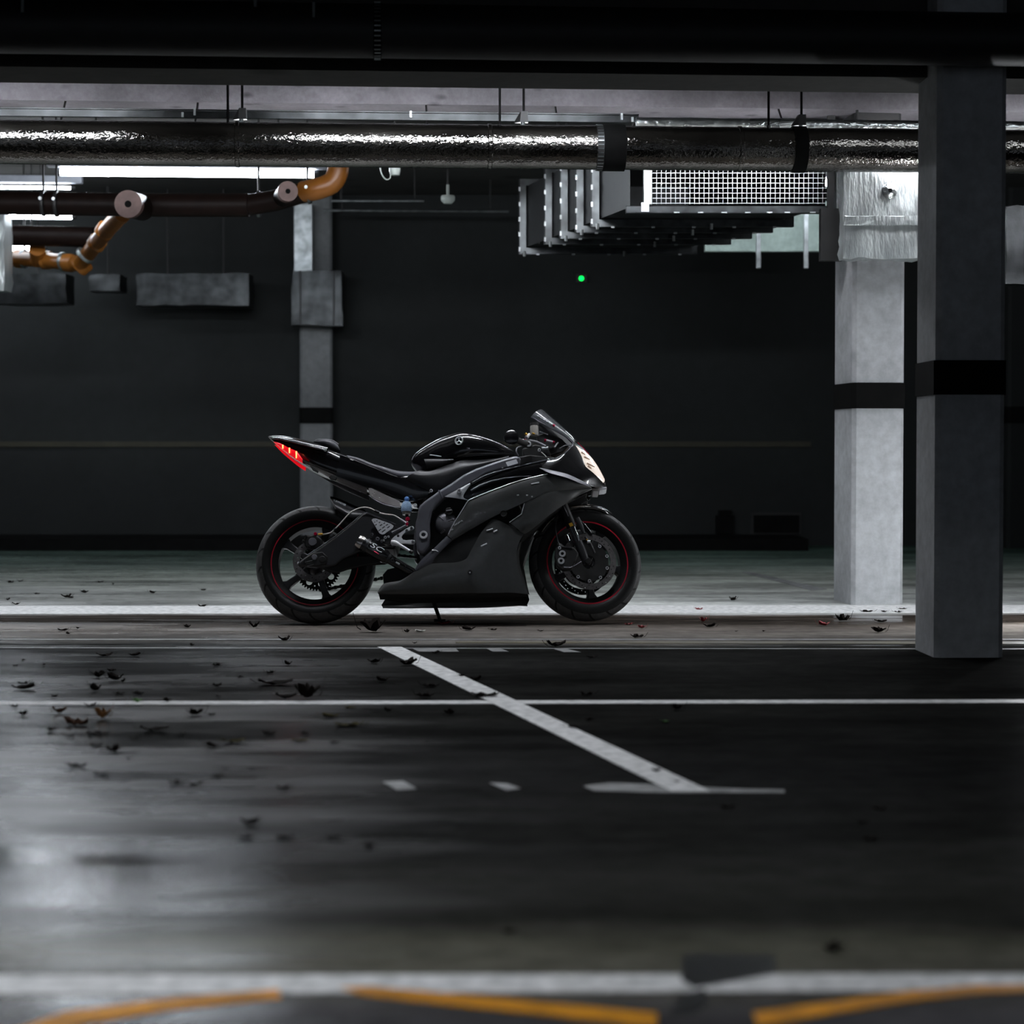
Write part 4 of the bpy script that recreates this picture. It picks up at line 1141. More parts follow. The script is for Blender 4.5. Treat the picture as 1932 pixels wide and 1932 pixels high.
btube('peg_tip', [(773.5, 1040, -0.252), (778, 1042.6, -0.256)], 3.6, M_engblk, peg, 12)
btube('link_rod', [(740, 1005.5, -0.19), (750, 1000, -0.19), (766, 991.5, -0.185)], [3.0, 2.0, 2.4], M_eng, BIKE, 10)
pv = bdisc('peg_pivot', 730, 1020, 8, -0.196, -0.17, M_engblk, BIKE, 18)
for u, v, r in ((727, 1014, 2.6), (724.5, 1020, 1.6), (733, 1012.5, 2.0)): bolt(u, v, r, -0.198, M_silver, pv)
for u, v, r in ((702, 1008.5, 2.6), (712.5, 1016.5, 3.6), (720, 1021, 2.2)): bolt(u, v, r, -0.17, M_eng)
bk_ = bp(767, 957, -0.165)
res = lathe('brake_reservoir', [(0.0, -0.040), (0.020, -0.040), (0.022, -0.028), (0.021, -0.006), (0.0, -0.006)], M_bottle, BIKE, 20, 'z', False, tuple(bk_))
lathe('knit_cover', [(0.0, -0.024), (0.026, -0.024), (0.0285, -0.010), (0.026, 0.010), (0.018, 0.028), (0.0, 0.031)], M_sock, res, 24, 'z', False, tuple(bk_))
pmc = bp(767.5, 941.5, -0.165)
lathe('pompom', [(0.0, -0.0135)] + [(0.0135 * math.sin(a), -0.0135 * math.cos(a)) for a in (0.5, 1.0, 1.5, 2.0, 2.5)] + [(0.0, 0.0135)], M_pom, res, 20, 'z', False, tuple(pmc))
btube('reservoir_hose', [(767, 968, -0.165), (768, 975, -0.165), (772, 983, -0.17)], 3.0, M_matt, res, 10, 8)
bdisc('master_cylinder', 769, 979, 4.2, -0.18, -0.15, M_redan, res, 12)
for u, v, r in ((776.5, 960, 2.4), (783.5, 953.5, 3.6), (772, 971, 2.2)): bolt(u, v, r, -0.172, M_silver)
# ---- exhaust
ex0 = bp(676, 1021, -0.19); ex1 = bp(733, 1054, -0.175); exd = (ex1 - ex0).normalized()
can = raw('silencer', *tube_data([ex0 + exd * 0.012, ex0 + exd * 0.03, ex1 - exd * 0.02, ex1], [0.0355, 0.0365, 0.0350, 0.026], 32), M_can, BIKE, auto=40)
raw('end_cap', *tube_data([ex0 - exd * 0.004, ex0 + exd * 0.012, ex0 + exd * 0.026], [0.034, 0.0382, 0.0380], 32, False), M_ti, can, auto=60)
raw('end_cone', *tube_data([ex0 - exd * 0.004, ex0 + exd * 0.05], [0.033, 0.018], 24), M_matt, can, auto=60)
raw('clamp_band', *tube_data([ex0 + exd * 0.040, ex0 + exd * 0.058], 0.0385, 32), M_satin, can, auto=60)
raw('mid_pipe', *tube_data([ex1 - exd * 0.005, ex1 + exd * 0.01, bp(776, 1079, -0.165), bp(786, 1084, -0.15)], [0.0265, 0.0245, 0.0235, 0.022], 24), M_can, can, auto=40)
raw('pipe_collar', *tube_data([ex1 - exd * 0.006, ex1 + exd * 0.008], 0.0285, 28), M_satin, can, auto=50)
cu = bp(700, 1023, 0) - bp(690, 1040, 0)
nrm = Vector((0, -1, 0)); side = exd.cross(Vector((0, -1, 0)))
if side.z < 0: side = -side
def on_can(s, a, r=0.0372):          # s along, a angle from facing the camera towards the top
    return ex0 + exd * s + (Vector((0, -1, 0)) * math.cos(a) + side * math.sin(a)) * r
text('lettering', 'SC', 0.040, on_can(0.066, 0.36, 0.0366), exd, side * math.cos(0.40) + Vector((0, 1, 0)) * math.sin(0.40), M_letter, can, 0.0012, 0.2, 'LEFT', 1.55)
text('small_lettering', 'PROJECT', 0.010, on_can(0.076, -0.05, 0.0370), exd, side, M_letter, can, 0.0005)
for s0, s1, a, m_, nm in ((0.066, 0.125, -0.30, M_eng, 'line'), (0.098, 0.128, -0.28, M_redan, 'red_line')):
    raw('decal_' + nm, *tube_data([on_can(s0, a, 0.0366), on_can(s1, a, 0.0362)], 0.0012 if nm == 'line' else 0.0022, 6), m_, can)
text('clamp_mark', 'X', 0.016, on_can(0.041, 0.35, 0.0388), exd, side, M_letter, can, 0.0005)
for u, v in ((740, 1057), (762, 1068)): bolt(u, v, 3.3, -0.196, M_engblk, can)
btube('spring', [(747, 1060.5, -0.197), (754, 1064.5, -0.195)], 1.6, M_alu, can, 8)
bplate('exhaust_bracket', [(790, 1044), (794, 1048), (800, 1050), (799, 1058), (794, 1056)], -0.16, -0.15, M_eng, BIKE)
# ---- engine, frame -----------------------------------------------------------
eng = bplate('engine_block', [(800, 930), (880, 900), (960, 910), (985, 960), (972, 1040), (950, 1085), (870, 1100), (800, 1085), (786, 1060), (790, 1000)], -0.13, 0.13, M_engblk, BIKE, (), 0.012)
cc = bp(841, 985, -0.185)
clu = lathe('clutch_cover', [(0.0, -0.010), (0.028, -0.008), (0.046, 0.002), (0.057, 0.020), (0.060, 0.055), (0.0, 0.055)], M_eng, BIKE, 36, 'y', False, tuple(cc))
for k in range(3):
    a = math.radians((20, 75, 140)[k])
    bev(plate('cover_rib', [cc + Vector((0.014 * math.cos(a) - 0.003 * math.sin(a), -0.013, 0.014 * math.sin(a) + 0.003 * math.cos(a))), cc + Vector((0.046 * math.cos(a) - 0.003 * math.sin(a), -0.004, 0.046 * math.sin(a) + 0.003 * math.cos(a))),
               cc + Vector((0.046 * math.cos(a) + 0.003 * math.sin(a), -0.004, 0.046 * math.sin(a) - 0.003 * math.cos(a))), cc + Vector((0.014 * math.cos(a) + 0.003 * math.sin(a), -0.013, 0.014 * math.sin(a) - 0.003 * math.cos(a)))], Vector((0, 0.02, 0)), M_eng, clu), 0.002)
bdisc('filler_cap', 847, 964.5, 7.2, -0.205, -0.17, M_engblk, clu, 20)
btube('cap_bar', [(842, 964, -0.207), (852, 962.5, -0.207)], 1.4, M_eng, clu, 8)
btube('cover_bolt_row', [(832, 1006, -0.17), (839, 999, -0.185)], 2.0, M_eng, clu, 8)
spar = [(786, 1036), (783.5, 1014), (785, 990), (788.5, 964), (792, 953), (802, 944), (828, 925.5), (851, 911), (874, 895), (897, 883.5), (931, 871.5), (954, 864), (973, 859), (984, 864), (980, 878),
        (942, 888), (919, 894.5), (892, 911), (860, 928), (838, 939), (824, 952), (815, 966), (811, 985), (812, 1008), (810, 1030), (800, 1044), (790, 1044)]
frm = bplate('main_frame', spar, -0.215, -0.150, M_frame, BIKE, (), 0.016, 3)
bplate('main_frame', [(x - 4, y + 20) for x, y in spar], 0.150, 0.205, M_frame, BIKE, (), 0.012, 2)
bplate('frame_joint', [(826, 925), (829, 924), (837, 939), (834, 941)], -0.2175, -0.200, M_frame, frm, (), 0.0015)
pb = bp(799, 1009, -0.218)
lathe('pivot_bolt', [(0.0105, -0.004), (0.014, -0.006), (0.0205, -0.005), (0.0215, 0.004), (0.0105, 0.006)], M_alu, frm, 24, 'y', True, tuple(pb))
bdisc('frame_cap', 815.5, 963, 4.2, -0.20, -0.17, M_matt, frm, 14)
bplate('sticker', [(954, 872), (974, 866.2), (977.6, 874), (958, 880)], -0.2165, -0.215, M_letter, frm)
bolt(948, 883, 1.5, -0.217, M_silver, frm)
bolt(813.5, 926, 3.2, -0.165, M_silver)
# ---- tail, seat
tail = bloft('tail_cowl', [(506, 824, 507, 826, 0.012, 0), (520, 822, 540, 853, 0.05, -0.04), (548, 825, 572, 874, 0.075, -0.06), (577, 832, 600, 889, 0.088, -0.07), (612, 842, 634, 902, 0.092, -0.08), (650, 860, 690, 921, 0.098, -0.09),
                  (700, 880, 738, 940, 0.11, -0.10), (750, 897, 790, 948, 0.12, -0.11), (800, 900, 822, 935, 0.12, -0.11)], M_gloss, BIKE, 32, 40, 0.72)
bsurf('tail_wing', [(506, 824, 0.0), (546, 825.5, -0.03), (580, 832.5, -0.045), (622, 841, -0.05)], [(508, 826.5, -0.02), (545, 833, -0.07), (580, 842, -0.085), (615, 851, -0.09)], M_gloss, 18, 8, 0.012, 0.004, tail)
btube('wing_edge', [(528, 828, -0.075), (560, 836, -0.088), (590, 844, -0.094), (614, 850, -0.098)], 1.5, M_satin, tail, 8, 16)
bolt(613.5, 849, 2.6, -0.10, M_silver, tail)
pil = bloft('pillion_pad', [(592, 835, 594, 837, 0.03, 0), (600, 833, 604, 841, 0.07, -0.03), (622, 834, 626, 848, 0.075, -0.05), (634, 838, 638, 853, 0.07, -0.05), (639, 843, 643, 856, 0.06, -0.05)], M_seat, BIKE, 24, 20, 0.75)
bsurf('pad_lip', [(594, 830, -0.03), (604, 828, -0.045), (626, 829.5, -0.05), (639, 837, -0.045)], [(596, 831.5, -0.035), (606, 830.5, -0.052), (625, 832, -0.057), (638, 840, -0.052)], M_seat, 14, 4, 0.004, 0.003, pil)
seat = bloft('rider_seat', [(645, 863, 648, 866, 0.04, 0), (652, 861, 655, 869, 0.085, -0.05), (678, 868, 684, 882, 0.10, -0.07), (710, 882, 712, 895, 0.115, -0.09), (745, 892, 746, 907, 0.135, -0.10),
                     (772, 893, 770, 907, 0.13, -0.10), (790, 891, 788, 900, 0.10, -0.08), (797, 890, 796, 894, 0.05, -0.04)], M_seat, BIKE, 28, 34, 0.85)
btube('tail_edge', [(618, 851, -0.098), (650, 861, -0.108), (690, 877, -0.120), (730, 893, -0.130), (750, 900, -0.132)], 1.1, M_satin, tail, 8, 24)
tl = bsurf('tail_light', [(516, 833.5, -0.030), (528, 836, -0.052), (545, 845, -0.070), (560, 852, -0.082), (571, 866, -0.086)], [(517, 835, -0.028), (530, 847, -0.045), (545, 858, -0.060), (558, 867, -0.072), (571, 874.5, -0.080)], M_taill, 20, 6, 0.010, 0.004)
for u, v, h in ((533.5, 843, 3.5), (546, 850, 5), (559, 858, 6.5)):
    y = -0.066 - (u - 533) * 0.0011
    btube('led', [(u, v - h, y - 0.004), (u, v + h, y)], [1.5, 1.0], M_led, tl, 8)
us = bsurf('under_tail', [(575, 874, -0.07), (600, 884, -0.075), (632, 897, -0.085), (660, 908, -0.088), (693, 920.5, -0.09)], [(580, 878, -0.05), (602, 890, -0.055), (630, 906, -0.06), (660, 919.5, -0.065), (692, 932, -0.07)], M_shield, 18, 6, 0.006, 0.004, BIKE)
bplate('plate_bracket', [(620, 900), (625, 895.5), (632, 896), (636, 901), (633, 906.5), (624, 905)], -0.098, -0.085, M_matt, us, (), 0.003)
bplate('shadow_gap', [(584, 878), (590, 880), (601, 888), (600, 892), (590, 887)], -0.084, -0.07, M_matt, us, (), 0.002)
hs_ = bplate('heat_shield', [(695, 921), (700, 921), (730, 935), (754, 945.5), (755.5, 957), (731, 952), (711, 944), (697, 934)], -0.110, -0.100, M_shield, BIKE, [circ(716, 938, 1.3, 6), circ(706, 930, 1.1, 6), circ(703, 933, 0.9, 6)], 0.002)
btube('shield_rim', [(696, 935, -0.112), (711, 945.5, -0.112), (731, 953.5, -0.112), (755, 958, -0.112)], 1.0, M_eng, hs_, 6, 16)
bsurf('side_cover', [(642, 858, -0.105), (690, 879, -0.12), (740, 898, -0.138), (790, 905, -0.145), (815, 912, -0.15)], [(634, 898, -0.09), (690, 919, -0.098), (735, 938, -0.105), (775, 946, -0.12), (806, 938, -0.14)], M_gloss, 22, 8, 0.008, 0.004)
# ---- tank and tank side cover
tank = bloft('fuel_tank', [(776, 872, 777, 880, 0.03, 0), (782, 859, 786, 886, 0.085, -0.06), (798, 847, 800, 891, 0.125, -0.10), (828, 832, 826, 884, 0.160, -0.14), (857, 824, 852, 876, 0.172, -0.15), (876, 822.5, 874, 872, 0.172, -0.15),
                    (902, 827, 900, 870, 0.165, -0.14), (930, 835, 930, 868, 0.15, -0.13), (954, 846, 954, 866, 0.13, -0.11), (970, 856, 970, 864, 0.10, -0.08)], M_tank, BIKE, 36, 44, 0.66)
em, zc = hit(tank, 866.5, 832)
xa_ = Vector((1, 0, 0)); xa_ = (xa_ - zc * xa_.dot(zc)).normalized(); ya_ = zc.cross(xa_)
def emb(x, y, h=0.0): return em + xa_ * x + ya_ * y + zc * (0.004 + h)
rg = [emb(0.0205 * math.cos(a), 0.0205 * math.sin(a)) for a in [2 * math.pi * k / 28 for k in range(29)]]
ring_e = raw('emblem', *tube_data(rg, 0.0032, 8), M_silver, tank, auto=60)
for k in range(3):
    a = math.radians(90 + 120 * k)
    raw('emblem_fork', *tube_data([emb(0, 0), emb(0.018 * math.cos(a), 0.018 * math.sin(a))], 0.0016, 6), M_silver, ring_e)
    for s in (-1, 1):
        a2 = a + s * 0.35
        raw('emblem_tine', *tube_data([emb(0.007 * math.cos(a), 0.007 * math.sin(a)), emb(0.016 * math.cos(a2), 0.016 * math.sin(a2))], 0.0016, 6), M_silver, ring_e)
bsurf('tank_cover', [(792, 887, -0.135), (810, 888.5, -0.150), (840, 879, -0.158), (869, 869, -0.16), (900, 868, -0.158), (935, 865, -0.15), (960, 860, -0.14)],
      [(762, 905, -0.135), (800, 922, -0.150), (828, 927, -0.160), (851, 914, -0.165), (878, 898, -0.168), (915, 883, -0.165), (960, 868, -0.155)], M_satin, 30, 10, 0.022, 0.005)
bsurf('tank_knee_pad', [(800, 866, -0.128), (830, 866, -0.152), (855, 866, -0.160)], [(806, 884, -0.130), (830, 879, -0.152), (858, 870, -0.162)], M_satin, 16, 6, 0.012, 0.003, tank)
stroke(tank, [(811, 858.5), (818, 859.2), (826, 860.3), (833, 861.5)], 1.1, M_letter, 'tank_line')
# ---- fairing -------------------------------------------------------------
side = bsurf('side_fairing', [(844, 1010, -0.225), (856, 988, -0.23), (873, 961, -0.235), (882, 946.5, -0.24), (891, 940.5, -0.24), (931, 924.4, -0.245), (980, 907, -0.245), (1033, 894, -0.23), (1070, 896, -0.20), (1095, 907, -0.165), (1116, 919, -0.11)],
             [(854, 1019, -0.225), (872, 1008, -0.23), (890, 998, -0.235), (908, 987.5, -0.24), (925, 978, -0.245), (947, 967, -0.25), (972, 956, -0.25), (1000, 943, -0.245), (1035, 930, -0.225), (1075, 925, -0.18), (1116, 922, -0.115)],
             M_graph, 44, 12, 0.010, 0.006)
btube('fairing_edge_glint', [(846, 1008, -0.228), (856, 988, -0.232), (873, 961, -0.238), (882, 946.5, -0.243), (891, 940.5, -0.244), (931, 924.4, -0.248), (980, 907, -0.248), (1033, 894, -0.233)], 0.95, M_silver, side, 6, 50)  # thin silver tube drawn in as the fairing edge highlight
ly, ln = hit(side, 856, 992); ly2, _ = hit(side, 868, 985.2)
text('lettering', 'YAMAHA', 0.013, ly + ln * 0.0015, ly2 - ly, Vector((0, 0, 1)), M_letter, side, 0.0008)
ly, ln = hit(side, 851.5, 1000.5); ly2, _ = hit(side, 858, 996.5)
text('small_lettering', 'R6', 0.011, ly + ln * 0.0015, ly2 - ly, Vector((0, 0, 1)), M_letter, side, 0.0008)
ff = bsurf('front_fairing', [(961, 985.5, -0.235), (975, 977, -0.240), (984, 969, -0.240), (989, 949, -0.245), (1010, 939, -0.240), (1040, 928, -0.222), (1075, 923, -0.180), (1116, 921.5, -0.115)],
           [(988, 1008, -0.215), (1000, 1001, -0.215), (1013, 991, -0.215), (1036, 972, -0.205), (1061, 954, -0.185), (1080, 942, -0.165), (1095, 933, -0.14), (1117, 923, -0.11)], M_graph, 34, 10, 0.008, 0.006)
btube('panel_edge_glint', [(961, 985.5, -0.238), (984, 969.6, -0.243), (989, 950, -0.247)], 0.8, M_silver, ff, 6)  # silver line standing in for the highlight on the panel edge
bolt(1010, 966.5, 5.0, -0.224, M_eng, ff)
bolt(1005, 967.5, 3.4, -0.224, M_eng, ff)
lf_top = [(712, 1117, -0.175), (724, 1101, -0.178), (756, 1095, -0.185), (784, 1077, -0.195), (815, 1063.5, -0.205), (861, 1061, -0.210), (880, 1054, -0.212), (890, 1036, -0.216), (907, 1006, -0.224), (929, 979.5, -0.236), (950, 986, -0.236), (988, 1007, -0.215)]
lf_bot = [(714, 1121, -0.172), (735, 1121, -0.175), (760, 1121, -0.178), (790, 1120.5, -0.182), (815, 1120, -0.185), (850, 1119.5, -0.185), (875, 1119, -0.185), (895, 1119, -0.185), (915, 1119, -0.185), (940, 1118.5, -0.18), (965, 1118, -0.175), (996, 1121, -0.165)]
lf_mid = [((a[0] + b[0]) / 2, (a[1] + b[1]) / 2, (a[2] + b[2]) / 2 - 0.008) for a, b in zip(lf_top, lf_bot)]
lf_mid[-1] = (975, 1056, -0.20); lf_mid[-2] = (955, 1052, -0.21); lf_mid[-3] = (933, 1049, -0.214)
lowf = bsurf('lower_fairing', lf_top, lf_bot, M_graph, 72, 16, 0.004, 0.006, match=True, mid=lf_mid)
# the triangular gap between front edge and grid end
bsurf('front_edge_panel', [(980, 1025, -0.20), (976, 1040, -0.197), (975, 1056, -0.193), (979, 1079, -0.186), (986, 1101, -0.176), (995, 1120, -0.163)],
      [(986, 1019, -0.11), (985, 1040, -0.10), (985, 1056, -0.10), (990, 1079, -0.09), (994, 1101, -0.08), (999, 1122, -0.07)], M_matt, 16, 5, 0.0, 0.005, lowf)
bsurf('belly_tray', [(714, 1119, -0.170), (760, 1119.5, -0.176), (815, 1118.5, -0.183), (910, 1117.5, -0.183), (996, 1119.5, -0.163)], [(717, 1131, -0.12), (760, 1130, -0.13), (815, 1128, -0.14), (910, 1127.5, -0.14), (997, 1125.5, -0.12)], M_matt, 20, 5, 0.004, 0.005, lowf, True)
bplate('belly_floor', [(722, 1118), (760, 1124), (900, 1123), (985, 1120), (985, 1112), (730, 1112)], -0.10, 0.10, M_matt, lowf)
bplate('rear_notch', [(724, 1104), (722, 1084), (731, 1074), (756, 1068), (785, 1074), (784, 1080), (757, 1096)], -0.145, -0.12, M_matt, lowf, (), 0.004)
bolt(886.5, 1079.5, 4.6, -0.216, M_engblk, lowf)
bdisc('bolt_core', 886.5, 1080, 1.5, -0.225, -0.20, M_alu, lowf, 8)
for a_, b_ in (((918, 1001.5), (930, 997.5)), ((931, 1003.5), (938.5, 1000)), ((907.5, 1031), (919, 1025.5))):
    stroke(lowf, [a_, ((a_[0] + b_[0]) / 2, (a_[1] + b_[1]) / 2), b_], 1.4, M_letter, 'decal_dash')
for a_, b_ in (((1002, 913.5), (1017, 910.5)), ((975, 934.5), (979, 934.2)), ((992.5, 934.5), (996, 934.5)), ((1002, 937), (1005, 937))):
    stroke(side, [a_, b_], 1.3, M_letter, 'decal_dash')
strap = bsurf('rear_strut_panel', [(843, 1011, -0.222), (815, 1038, -0.215), (794, 1057, -0.205), (782.5, 1074, -0.195)], [(853, 1019.5, -0.222), (824, 1048, -0.215), (814, 1063, -0.205), (786, 1077.5, -0.195)], M_frame, 16, 6, 0.005, 0.005)
btube('seam', [(815, 1038, -0.222), (822, 1038.5, -0.224), (827, 1041, -0.222)], 0.9, M_alu, strap, 6)
# intake strip and inner panels above the side fairing
bsurf('intake_panel', [(838, 937.5, -0.205), (862, 925, -0.210), (890, 910.5, -0.212), (940, 890.5, -0.215), (985, 879.5, -0.21), (1035, 868, -0.20)],
      [(884, 945, -0.215), (893, 938, -0.215), (915, 929, -0.218), (950, 916, -0.218), (1000, 902, -0.212), (1036, 892, -0.205)], M_gloss, 30, 8, 0.004, 0.005)
bsurf('duct_cover', [(839, 936.8, -0.218), (862, 924.5, -0.222), (887, 911, -0.224)], [(884, 943.8, -0.222), (874, 936, -0.226), (888, 914, -0.226)], M_silver, 14, 6, 0.004, 0.004)
bolt(866.5, 926, 4.2, -0.232, M_silver)
btube('intake_lip', [(889, 926, -0.226), (905, 916.5, -0.230), (925, 908.5, -0.230), (950, 902.5, -0.228), (980, 899, -0.222), (1003, 898.5, -0.215)], [2.6, 2.4, 2.0, 1.4, 1.0, 0.6], M_frame, BIKE, 8)
btube('cockpit_rim', [(890, 911, -0.222), (915, 897.5, -0.224), (940, 889.5, -0.222), (985, 878.5, -0.214), (1035, 867, -0.205), (1054, 862.5, -0.19), (1067.5, 853.5, -0.17), (1080, 841, -0.14), (1078, 833, -0.135), (1065, 823, -0.135), (1042, 809.5, -0.135), (1002, 786.5, -0.13)], 1.15, M_frame, BIKE, 8, 70)
nose = bsurf('nose_fairing', [(1036, 867, -0.205), (1054, 863.5, -0.195), (1068, 854, -0.18), (1080, 842, -0.155), (1087, 842, -0.145), (1097, 860, -0.142), (1105, 880, -0.140), (1118, 891, -0.115), (1130, 902, -0.08), (1142, 914, -0.03)],
             [(1018, 884, -0.228), (1034, 887, -0.228), (1050, 890, -0.220), (1062, 893, -0.210), (1072, 896, -0.20), (1084, 901, -0.185), (1096, 907, -0.165), (1108, 913.5, -0.135), (1124, 919, -0.085), (1144, 921, -0.02)], M_gloss, 40, 12, 0.003, 0.006, match=True)
bsurf('nose_crease', [(1017, 882.5, -0.226), (1034, 885.5, -0.228), (1068, 893.5, -0.206), (1094, 905, -0.172), (1113, 915.5, -0.120)], [(1024, 886, -0.246), (1036, 892, -0.252), (1068, 901, -0.232), (1094, 911.5, -0.192), (1113, 918, -0.124)], M_frame, 24, 5, 0.0, 0.004, nose)  # crease given the lighter frame colour as a painted highlight
bsurf('nose_top', [(1086, 834, -0.005), (1098, 843, -0.005), (1111, 855.5, -0.005), (1129, 880.5, -0.005), (1142, 905, -0.005), (1144.5, 919, -0.003)], [(1085, 839, -0.10), (1092, 846, -0.09), (1107, 859, -0.075), (1122, 877, -0.055), (1138, 903, -0.03), (1143, 919, -0.015)], M_gloss, 24, 8, 0.004, 0.005, nose)
bplate('nose_lip', [(1131, 921), (1144, 918.5), (1145, 922), (1141, 924), (1131, 925)], -0.05, 0.05, M_alu, nose, (), 0.002)
bplate('lip_bracket', [(1117, 922), (1131, 921), (1129, 926.5), (1119, 926)], -0.07, 0.07, M_shield, nose, (), 0.002)
hl = bsurf('headlight', [(1086, 840.5, -0.112), (1090, 842.5, -0.108), (1111, 858, -0.098), (1127, 878.5, -0.076), (1141, 904.5, -0.040), (1141, 908, -0.038)],
           [(1087, 843, -0.116), (1097, 860, -0.128), (1105, 880, -0.132), (1116, 889, -0.112), (1127, 899.5, -0.090), (1138.5, 911, -0.050)], M_head, 26, 8, 0.006, 0.004)
for q in (((1097, 853), (1104, 858)), ((1102, 862), (1113, 867)), ((1107, 874), (1122, 881)), ((1109, 879), (1116, 884))):
    btube('lens_rib', [(q[0][0], q[0][1], -0.128), (q[1][0], q[1][1], -0.118)], [2.0, 1.0], M_headrib, hl, 6)
btube('lens_tint', [(1090, 835, -0.085), (1100, 845, -0.085), (1111, 857, -0.085)], 0.7, M_redan, hl, 6)
scr = bsurf('windscreen', [(1024, 772.5, 0.0), (1050, 795, 0.0), (1081, 822.5, 0.0), (1089, 834, 0.0)], [(1001.5, 787, -0.13), (1042.5, 810, -0.135), (1066, 824.5, -0.135), (1080, 838, -0.115)], M_screen, 26, 14, 0.045, 0.004)
for u0, u1, w in ((1013.5, 1018, 1.9), (1019, 1023, 1.6), (1024, 1029, 1.9), (1030, 1034, 1.7), (1035, 1041, 2.0)):
    stroke(scr, [(u0, 784 + (u0 - 1013.5) * 0.62), ((u0 + u1) / 2, 784.6 + ((u0 + u1) / 2 - 1013.5) * 0.62), (u1, 784 + (u1 - 1013.5) * 0.62)], w, M_letter, 'lettering_stroke')
stroke(scr, [(1043, 802.5), (1046.5, 804.7)], 2.6, M_redan, 'red_mark')
# front lower nose inner dark
bplate('inner_cowl', [(1061, 954), (1085, 942), (1108, 930), (1106, 938), (1110, 944), (1096, 953), (1086, 960), (1072, 972)], -0.06, 0.06, M_matt, BIKE, (), 0.004)
bplate('radiator', [(985, 960), (1015, 962), (1008, 1000), (990, 1050), (980, 1100), (966, 1100), (970, 1040)], -0.12, 0.12, M_matt, BIKE, (), 0.004)
bsurf('inner_fairing', [(990, 1008, -0.19), (1015, 990, -0.19), (1040, 969, -0.18), (1062, 953, -0.16)], [(978, 1030, -0.12), (1004, 1010, -0.12), (1030, 985, -0.11), (1056, 965, -0.10)], M_matt, 12, 4, 0.0, 0.004)
stud = bp(950, 969, -0.252)
lathe('frame_slider', [(0.012, 0.0), (0.0155, -0.003), (0.0175, 0.0), (0.0175, 0.03), (0.0, 0.03)], M_engblk, BIKE, 20, 'y', False, tuple(stud))
# ---- cockpit: bars, levers, reservoir, instruments
bar = btube('handlebar_grip', [(965, 825.5, -0.37), (972, 829, -0.33), (985, 835, -0.27), (998, 838, -0.21)], [6.5, 6.5, 6.2, 6.0], M_matt, BIKE, 18)
lathe('bar_end', [(0.0, -0.012), (0.026, -0.010), (0.0375, -0.004), (0.0385, 0.004), (0.036, 0.014), (0.0, 0.016)], M_gloss, bar, 32, 'y', False, tuple(bp(965, 825.5, -0.385)))
btube('brake_lever', [(1000, 832, -0.22), (1012, 834, -0.26), (1022, 838, -0.30), (1030, 842, -0.33)], [3.4, 2.8, 2.2, 2.0], M_eng, bar, 10)
btube('switch_block', [(988, 836, -0.235), (1000, 838, -0.205)], [8.0, 8.0], M_matt, bar, 14)
bolt(997, 837.5, 5.2, -0.24, M_alu, bar)
btube('lever_adjuster', [(993, 826, -0.225), (999, 819, -0.21)], [3.8, 2.4], M_alu, bar, 12)
btube('adjuster_tip', [(991, 817.5, -0.23), (994, 820.5, -0.23)], 2.4, M_gold, bar, 10)
bolt(987, 830.5, 2.2, -0.236, M_silver, bar); bolt(991.5, 830.5, 1.8, -0.236, M_redan, bar)
rv = bp(1008, 811, -0.14)
rsv = lathe('fluid_reservoir', [(0.0, -0.030), (0.020, -0.030), (0.0215, -0.010), (0.0215, 0.016), (0.0195, 0.022), (0.0, 0.022)], M_bottle, BIKE, 20, 'z', False, tuple(rv))
lathe('reservoir_lid', [(0.0, 0.022), (0.0225, 0.022), (0.0225, 0.036), (0.0, 0.037)], M_matt, rsv, 20, 'z', False, tuple(rv))
btube('fluid_level', [(1004, 817, -0.163), (1009, 819, -0.163)], 1.6, M_gold, rsv, 8)
btube('damper', [(1029, 831, -0.13), (1044, 834.5, -0.12)], 2.5, M_alu, BIKE, 12)
btube('damper_cap', [(1027, 830.5, -0.131), (1030, 831.2, -0.13)], 2.9, M_redan, BIKE, 12)
btube('damper_cap', [(1043, 834.2, -0.121), (1046, 835, -0.12)], 2.9, M_redan, BIKE, 12)
btube('clutch_cable', [(1046, 844, -0.12), (1053, 835, -0.10)], 1.6, M_alu, BIKE, 8)
btube('fork_cap', [(1022, 846, -0.15), (1034, 845, -0.15)], 2.8, M_alu, BIKE, 12)
btube('cap_adjuster', [(1026, 841, -0.152), (1029, 842, -0.152)], 2.4, M_redan, BIKE, 10)
bolt(1017.5, 849, 3.0, -0.16, M_silver)
btube('bracket_wire', [(1021, 853, -0.15), (1028, 859, -0.16), (1035, 867, -0.17)], 1.0, M_brakel, BIKE, 8)
bolt(1035, 867.5, 2.0, -0.206, M_silver)
btube('cable_loop', [(985, 842, -0.16), (976, 845, -0.17), (974, 852, -0.18), (978, 860, -0.18)], 1.4, M_eng, BIKE, 8, 14)
bplate('instrument_cluster', [(1012, 822), (1030, 815), (1060, 828), (1074, 842), (1062, 853), (1040, 860), (1020, 852)], -0.10, 0.10, M_matt, BIKE, (), 0.006)
bplate('triple_clamp', [(985, 846), (1010, 838), (1034, 842), (1040, 858), (1028, 872), (990, 876)], -0.13, 0.13, M_engblk, BIKE, (), 0.008)
bplate('headstock_cover', [(976, 862), (1000, 858), (1044, 862), (1060, 872), (1062, 892), (1000, 900), (960, 905), (935, 900)], -0.17, 0.17, M_matt, BIKE, (), 0.006)
btube('screen_stay', [(1018, 814, -0.11), (1034, 820, -0.11)], 0.9, M_alu, BIKE, 6)
btube('wiring', [(1056, 846, -0.13), (1063, 842, -0.13), (1068, 840, -0.13), (1077, 840, -0.13)], 1.0, M_eng, BIKE, 6, 10)
